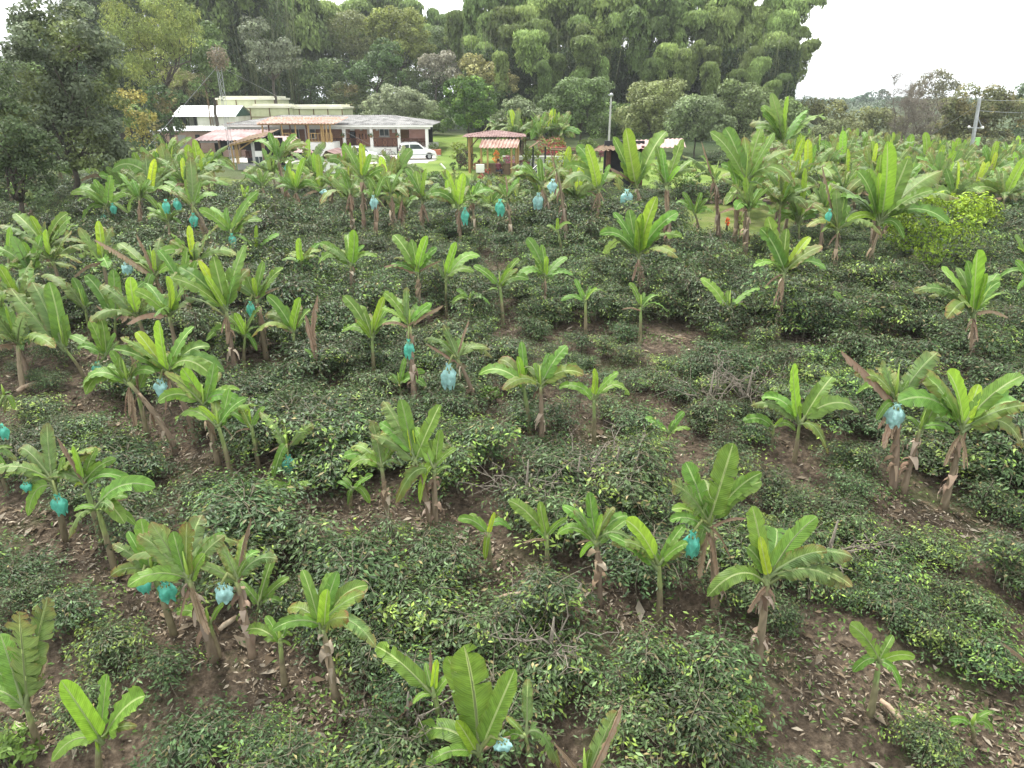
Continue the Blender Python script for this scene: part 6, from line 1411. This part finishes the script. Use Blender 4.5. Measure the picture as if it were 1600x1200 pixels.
# the remaining bushes, too many to count: one object of instanced bushes
rest = pts[NIND:]
def scatter(name, P, srcmesh_list, idx, rot, scl, label, cat):
    me = bpy.data.meshes.new(name); me.vertices.add(len(P)); me.vertices.foreach_set('co', np.asarray(P, dtype=np.float32).ravel())
    a = me.attributes.new('idx', 'INT', 'POINT'); a.data.foreach_set('value', np.asarray(idx, dtype=np.int32))
    a = me.attributes.new('rot', 'FLOAT_VECTOR', 'POINT'); a.data.foreach_set('vector', np.asarray(rot, dtype=np.float32).ravel())
    a = me.attributes.new('scl', 'FLOAT_VECTOR', 'POINT'); a.data.foreach_set('vector', np.asarray(scl, dtype=np.float32).ravel())
    o = bpy.data.objects.new(name, me); COL.objects.link(o); tag(o, label, cat, kind='stuff')
    ng = bpy.data.node_groups.new(name, 'GeometryNodeTree'); ng.interface.new_socket('Geometry', in_out='INPUT', socket_type='NodeSocketGeometry'); ng.interface.new_socket('Geometry', in_out='OUTPUT', socket_type='NodeSocketGeometry')
    gi, go = ng.nodes.new('NodeGroupInput'), ng.nodes.new('NodeGroupOutput'); inst = ng.nodes.new('GeometryNodeInstanceOnPoints'); inst.inputs['Pick Instance'].default_value = True
    jn = ng.nodes.new('GeometryNodeJoinGeometry')
    for obs in srcmesh_list[::-1]:           # joined geometry is listed last link first
        j2 = ng.nodes.new('GeometryNodeJoinGeometry'); g2 = ng.nodes.new('GeometryNodeGeometryToInstance')
        for ob in obs:
            oi = ng.nodes.new('GeometryNodeObjectInfo'); oi.inputs['Object'].default_value = ob; oi.transform_space = 'ORIGINAL'
            ng.links.new(oi.outputs['Geometry'], j2.inputs[0])
        ng.links.new(j2.outputs[0], g2.inputs[0]); ng.links.new(g2.outputs[0], jn.inputs[0])
    def at_(nm, ty):
        n = ng.nodes.new('GeometryNodeInputNamedAttribute'); n.data_type = ty; n.inputs['Name'].default_value = nm; return n.outputs['Attribute']
    ng.links.new(gi.outputs[0], inst.inputs['Points']); ng.links.new(jn.outputs[0], inst.inputs['Instance'])
    ng.links.new(at_('idx', 'INT'), inst.inputs['Instance Index']); ng.links.new(at_('rot', 'FLOAT_VECTOR'), inst.inputs['Rotation']); ng.links.new(at_('scl', 'FLOAT_VECTOR'), inst.inputs['Scale'])
    ng.links.new(inst.outputs[0], go.inputs[0]); md = o.modifiers.new('scatter', 'NODES'); md.node_group = ng; return o
firsts = {}
for ob in COL.objects:
    if ob.parent and ob.parent.name.startswith('coffee_bush'):
        for v in range(8):
            for q in (0, 1):
                if ob.data is BU[v][q]: firsts.setdefault((v, q), ob)
n = len(rest); Pz = np.stack([rest[:, 0], rest[:, 1], gz(rest[:, 0], rest[:, 1])-.02], 1); sc = bush_scale(rest[:, 0], rest[:, 1])*rg.uniform(.68, 1.28, n)
scatter('coffee_field', Pz, [[firsts[(v, 0)], firsts[(v, 1)]] for v in range(8)], rg.integers(0, 8, n), np.stack([rg.normal(size=n)*.06, rg.normal(size=n)*.06, rg.uniform(0, 6.28, n)], 1), np.stack([sc*1.15, sc*1.15, sc*.9], 1), 'dense dark green coffee covering the slope beyond the nearest bushes', 'coffee field')
print('bushes', len(pts))

# ------------------------------------------------------------------ litter on the bare banks
def litter():
    rg = np.random.default_rng(8); n = 240000; x = rg.uniform(-16, 18, n); y = rg.uniform(5.5, 28, n); d = strip_dist(x, y)
    k = (d < .15) | (rg.uniform(size=n) < .1); x, y = x[k], y[k]; n = len(x)
    P = np.stack([x, y, gz(x, y)+.02+rg.uniform(0, .03, n)], 1); D = np.array([[0, 0, 1.]]).repeat(n, 0)+rg.normal(size=(n, 3))*.25
    pal = np.array([(.24, .19, .14), (.17, .125, .085), (.33, .28, .22), (.09, .065, .045)]); cv = pal[rg.integers(0, 4, n)]
    sz = .032*np.exp(rg.normal(size=n)*.6)
    t = rg.normal(size=(n, 3)); t[:, 2] *= .12; nrm = D/np.linalg.norm(D, axis=1)[:, None]; t -= nrm*(t*nrm).sum(1)[:, None]; t /= np.linalg.norm(t, axis=1)[:, None]; s = np.cross(nrm, t); sz = sz[:, None]; w_ = rg.uniform(.12, .45, n)[:, None]
    V = np.stack([P-t*sz, P+s*sz*w_+nrm*sz*.15, P+t*sz, P-s*sz*w_+nrm*sz*.1], 1).reshape(-1, 3); i = np.arange(n)[:, None]*4; F = np.concatenate([i+np.array([0, 1, 2]), i+np.array([0, 2, 3])], 0)
    o = link('leaf_litter', np_mesh('leaf_litter', V, F, np.repeat(cv*np.exp(rg.normal(size=(n, 1))*.25), 4, axis=0)), M['dry'], None, False); tag(o, 'dry brown leaf litter scattered over the bare soil banks', 'leaf litter', kind='stuff')
    # low weeds
    n = 130000; x = rg.uniform(-18, 20, n); y = rg.uniform(5.5, 34, n); k = (np.sin(x*.9+1)*np.sin(y*.8+x*.3) > .25) & (strip_dist(x, y) < .5) | (rg.uniform(size=n) < .12) | ((x > 3.5) & (y < 10.5) & (rg.uniform(size=n) < .45)); x, y = x[k], y[k]; n = len(x)
    P = np.stack([x, y, gz(x, y)+rg.uniform(.02, .14, n)], 1); D = rg.normal(size=(n, 3))*.5+np.array([0, 0, 1])
    o = link('weeds', kites(P, D, .1, (.08, .14, .03), rg, .35, .5, -.5, .4), M['tree'], None, False); tag(o, 'low green weeds creeping over the soil between the bushes', 'weeds', kind='stuff')
litter()
# bare pale branches arching out of pruned bushes
def twig_pile(px_, py_, label, seed, R=1.0):
    rg = np.random.default_rng(seed); p = G(px_, py_); h = empty('dead_bush', p, label=label, cat='bush'); m = MB()
    for k in range(9):
        a = rg.uniform(0, 6.28); L_ = R*rg.uniform(.7, 1.5); e = p+Vector((cos(a)*L_, sin(a)*L_, rg.uniform(.7, 1.6)*R)); q = limb(m, p+Vector((0, 0, .3)), e, .02, .006, rg, 6, .12)
        for r_ in q[2:]:
            for j in range(2): m.tube([r_, r_+Vector(rg.normal(size=3))*.2*R], [.008, .004], 3)
    st = MB().tube([p-Vector((0, 0, .1)), p+Vector((0, 0, .5)), p+Vector((.04, 0, 1.3*R))], [.05, .04, .015], 6)
    m.build('branches', M['twig'], h, True); st.build('stem', M['twig'], h, True)
for k, (a, b, s, lb) in enumerate(((822, 800, 1.0, 'leafless fan of pale coffee branches above the three young bananas'), (900, 790, .95, 'tangled bare coffee branches behind the row of three bananas'), (960, 770, .9, 'long bare coffee branch reaching sideways in the middle of the field'),
        (1105, 650, 1.0, 'bare branching coffee bush near the banana with yellow-green blade'), (860, 1040, .8, 'pale leafless twigs above the lowest tall banana'), (640, 1160, .8, 'sprawling whitish twigs on the bare bank near the bottom'), (1290, 890, .9, 'bare twig tangle beside the big banana with broad split leaf'), (1165, 640, .9, 'pale branching stems behind the double banana'))):
    twig_pile(a, b, lb, k+1, s)

# ------------------------------------------------------------------ shrubs and flowers
def shrub(px_, py_, w_, h_, col, label, name='shrub', Y=None, col2=None, leaf=.16, seed=1, hang=0, cat='shrub', dens=1.7, stems=True):
    p = G(px_, py_) if Y is None else Vector((X(px_, Y, 4), Y, 4)); s = (p.y*cos(PITCH)+(CAMZ-p.z)*sin(PITCH))/FPX; rg = np.random.default_rng(seed)
    p.z = float(gz(p.x, p.y)); rx, rz = w_*s*.5, h_*s*.5; h = empty(name, p, label=label, cat=cat)
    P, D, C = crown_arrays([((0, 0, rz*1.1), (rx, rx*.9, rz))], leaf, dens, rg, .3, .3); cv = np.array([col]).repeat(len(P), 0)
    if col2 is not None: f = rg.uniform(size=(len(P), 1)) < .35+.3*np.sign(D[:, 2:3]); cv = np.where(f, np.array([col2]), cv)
    link('foliage', kites(P, D, leaf, None, rg, .25, .4, hang, .45, colv=cv, clump=C), M['tree'], h, False)
    if stems:
        m = MB()
        for k in range(5): a = k*1.26; m.tube([(p.x+.05*cos(a), p.y+.05*sin(a), p.z-.1), (p.x+rx*.3*cos(a), p.y+rx*.3*sin(a), p.z+rz*1.1)], [.03, .015], 5)
        m.build('stem', M['bark'], h, True)
    return h
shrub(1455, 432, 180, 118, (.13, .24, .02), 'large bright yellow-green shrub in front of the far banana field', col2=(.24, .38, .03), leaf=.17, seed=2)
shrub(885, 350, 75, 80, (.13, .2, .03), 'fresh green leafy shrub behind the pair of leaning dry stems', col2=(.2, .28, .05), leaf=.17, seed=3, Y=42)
shrub(1060, 318, 60, 60, (.07, .13, .02), 'dark green shrub between the low shed and the tall banana', Y=44, leaf=.17, seed=4)
shrub(731, 266, 32, 26, (.09, .035, .045), 'dark purple rounded shrub on stems by the gazebo post', seed=5, col2=(.05, .07, .03))
shrub(748, 272, 15, 20, (.35, .06, .12), 'pink-red leaved shrub between purple shrub and bar counter', seed=6, col2=(.12, .14, .06))
shrub(763, 277, 11, 14, (.4, .05, .05), 'small crimson leaved plant in the garden bed', seed=7, col2=(.1, .12, .05))
shrub(752, 283, 11, 10, (.3, .05, .06), 'tiny red plant in front of the pink-red shrub', seed=27)
shrub(797, 262, 22, 20, (.4, .09, .16), 'magenta flowering shrub before the seated person', seed=8, col2=(.1, .12, .04))
shrub(783, 275, 18, 22, (.1, .06, .04), 'clipped brown-green block shrub below the magenta flowers', seed=9, col2=(.06, .09, .03))
shrub(817, 268, 22, 16, (.12, .13, .04), 'low mixed shrub at the edge of the garden bed', seed=10, col2=(.25, .06, .06))
shrub(860, 233, 46, 38, (.3, .045, .04), 'large flame red and orange croton bush behind the shrine', Y=72, seed=11, col2=(.16, .22, .04), leaf=.22, name='flowering_bush')
shrub(915, 232, 34, 36, (.09, .14, .04), 'round green shrub behind the pergola', Y=74, seed=12, leaf=.2)
shrub(937, 232, 16, 24, (.2, .06, .08), 'dusky red shrub touching the round green shrub', Y=74.5, seed=13, leaf=.2)
shrub(870, 272, 46, 14, (.16, .2, .05), 'low yellow-green hedge along the garden steps', seed=14, name='garden_hedge')
shrub(900, 262, 60, 22, (.17, .18, .07), 'pale mixed garden shrubs in front of the low wall', seed=15, Y=58)
shrub(780, 205, 70, 26, (.1, .18, .03), 'bright green garden bush just behind the gazebo', Y=74, seed=16, leaf=.2)
shrub(830, 238, 36, 32, (.17, .24, .04), 'yellow-green palm-like bush right of the gazebo posts', Y=66, seed=17, leaf=.3, hang=.3)
shrub(718, 240, 30, 40, (.2, .24, .05), 'arching yellow-green palm clump left of the gazebo posts', Y=66.5, seed=18, leaf=.35, hang=.3)
shrub(776, 243, 9, 24, (.6, .2, .03), 'bright orange flowering plant under the gazebo roof', Y=68, seed=19, name='flowering_bush', leaf=.14)
shrub(1135, 360, 5, 20, (.75, .14, .02), 'tiny orange flower spike on the grass path', seed=20, leaf=.08, name='flower_spike', cat='flower')
shrub(1152, 358, 14, 22, (.2, .26, .04), 'small yellow-green plant beside the orange flower spike', seed=21, leaf=.1)
shrub(708, 266, 9, 12, (.04, .07, .025), 'tiny dark conical plant on the lawn near the white pipe', seed=22, leaf=.1)
shrub(720, 262, 7, 8, (.035, .06, .02), 'tiniest dark plant on the lawn by the purple shrub', seed=23, leaf=.1)
shrub(611, 262, 14, 16, (.09, .045, .04), 'small dull red garden plant behind bright banana leaves', seed=24)
shrub(22, 1200, 90, 60, (.12, .2, .04), 'light green broad leaved weed patch in the bottom corner', seed=25, leaf=.14)
shrub(730, 1165, 60, 36, (.1, .19, .035), 'light green low shrub beside the lowest bananas', seed=26, leaf=.1, stems=False)
shrub(770, 632, 36, 26, (.1, .17, .03), 'fresh light green coffee sapling below the pair of bananas', seed=28, leaf=.11)
shrub(930, 735, 40, 26, (.15, .19, .03), 'yellowish young shrub in the middle of the slope', seed=29, leaf=.11)
shrub(1190, 835, 50, 30, (.13, .17, .04), 'olive green light shrub above the big split-leaf banana', seed=30, leaf=.11)
shrub(1150, 1150, 80, 55, (.13, .22, .035), 'bright green fresh shrub near the bottom edge', seed=31, leaf=.12)

# ------------------------------------------------------------------ fallen stems
def log(a, b, r, label, mat='dry', name='fallen_stem'):
    pa, pb = G(*a), G(*b); pa.z = float(gz(pa.x, pa.y))+r+.12; pb.z = float(gz(pb.x, pb.y))+r+.12
    o = MB().tube([pa, pa.lerp(pb, .3)+Vector((0, 0, .02)), pa.lerp(pb, .7), pb], [r*.8, r, r*.95, r*.7], 10).build(name, M['stemdry'], None, True); tag(o, label, 'banana stem')
M['stemdry'] = noise_col('dried banana stem', [(.2, .13, .08), (.36, .27, .19), (.45, .37, .28)], 5, .9, .3, stretch=(1, 1, 1))
log((776, 949), (830, 937), .06, 'pale fallen banana stem lying on the bank at mid field')
log((30, 622), (62, 606), .07, 'brown fallen banana stem on the bank at the field margin')
log((345, 996), (372, 975), .05, 'short dry stem piece lying between two banana trunks')
log((902, 374), (916, 352), .12, 'cut whitish banana stump leaning among dark bushes', name='cut_stump')
log((960, 1068), (975, 1080), .04, 'thin pale stick on the soil near the dry-skirted banana')
log((1372, 1106), (1410, 1142), .045, 'pale broken stem piece beside the smallest banana')
log((1428, 1118), (1462, 1152), .04, 'second pale broken stem piece nearest the smallest banana')

# ------------------------------------------------------------------ haze
def haze():
    m = bpy.data.materials.new('haze'); m.use_nodes = True; nt = m.node_tree; nt.nodes.remove(nt.nodes['Principled BSDF'])
    v = nt.nodes.new('ShaderNodeVolumePrincipled'); v.inputs['Density'].default_value = .0003; v.inputs['Color'].default_value = (.93, .96, 1, 1); v.inputs['Anisotropy'].default_value = .2
    nt.links.new(v.outputs[0], nt.nodes['Material Output'].inputs['Volume'])
    o = MB().box(-3300, 3300, -200, 2900, -8, 60).build('haze', m); tag(o, 'thin pale haze over the valley', 'haze', kind='stuff')
if HAZE: haze()
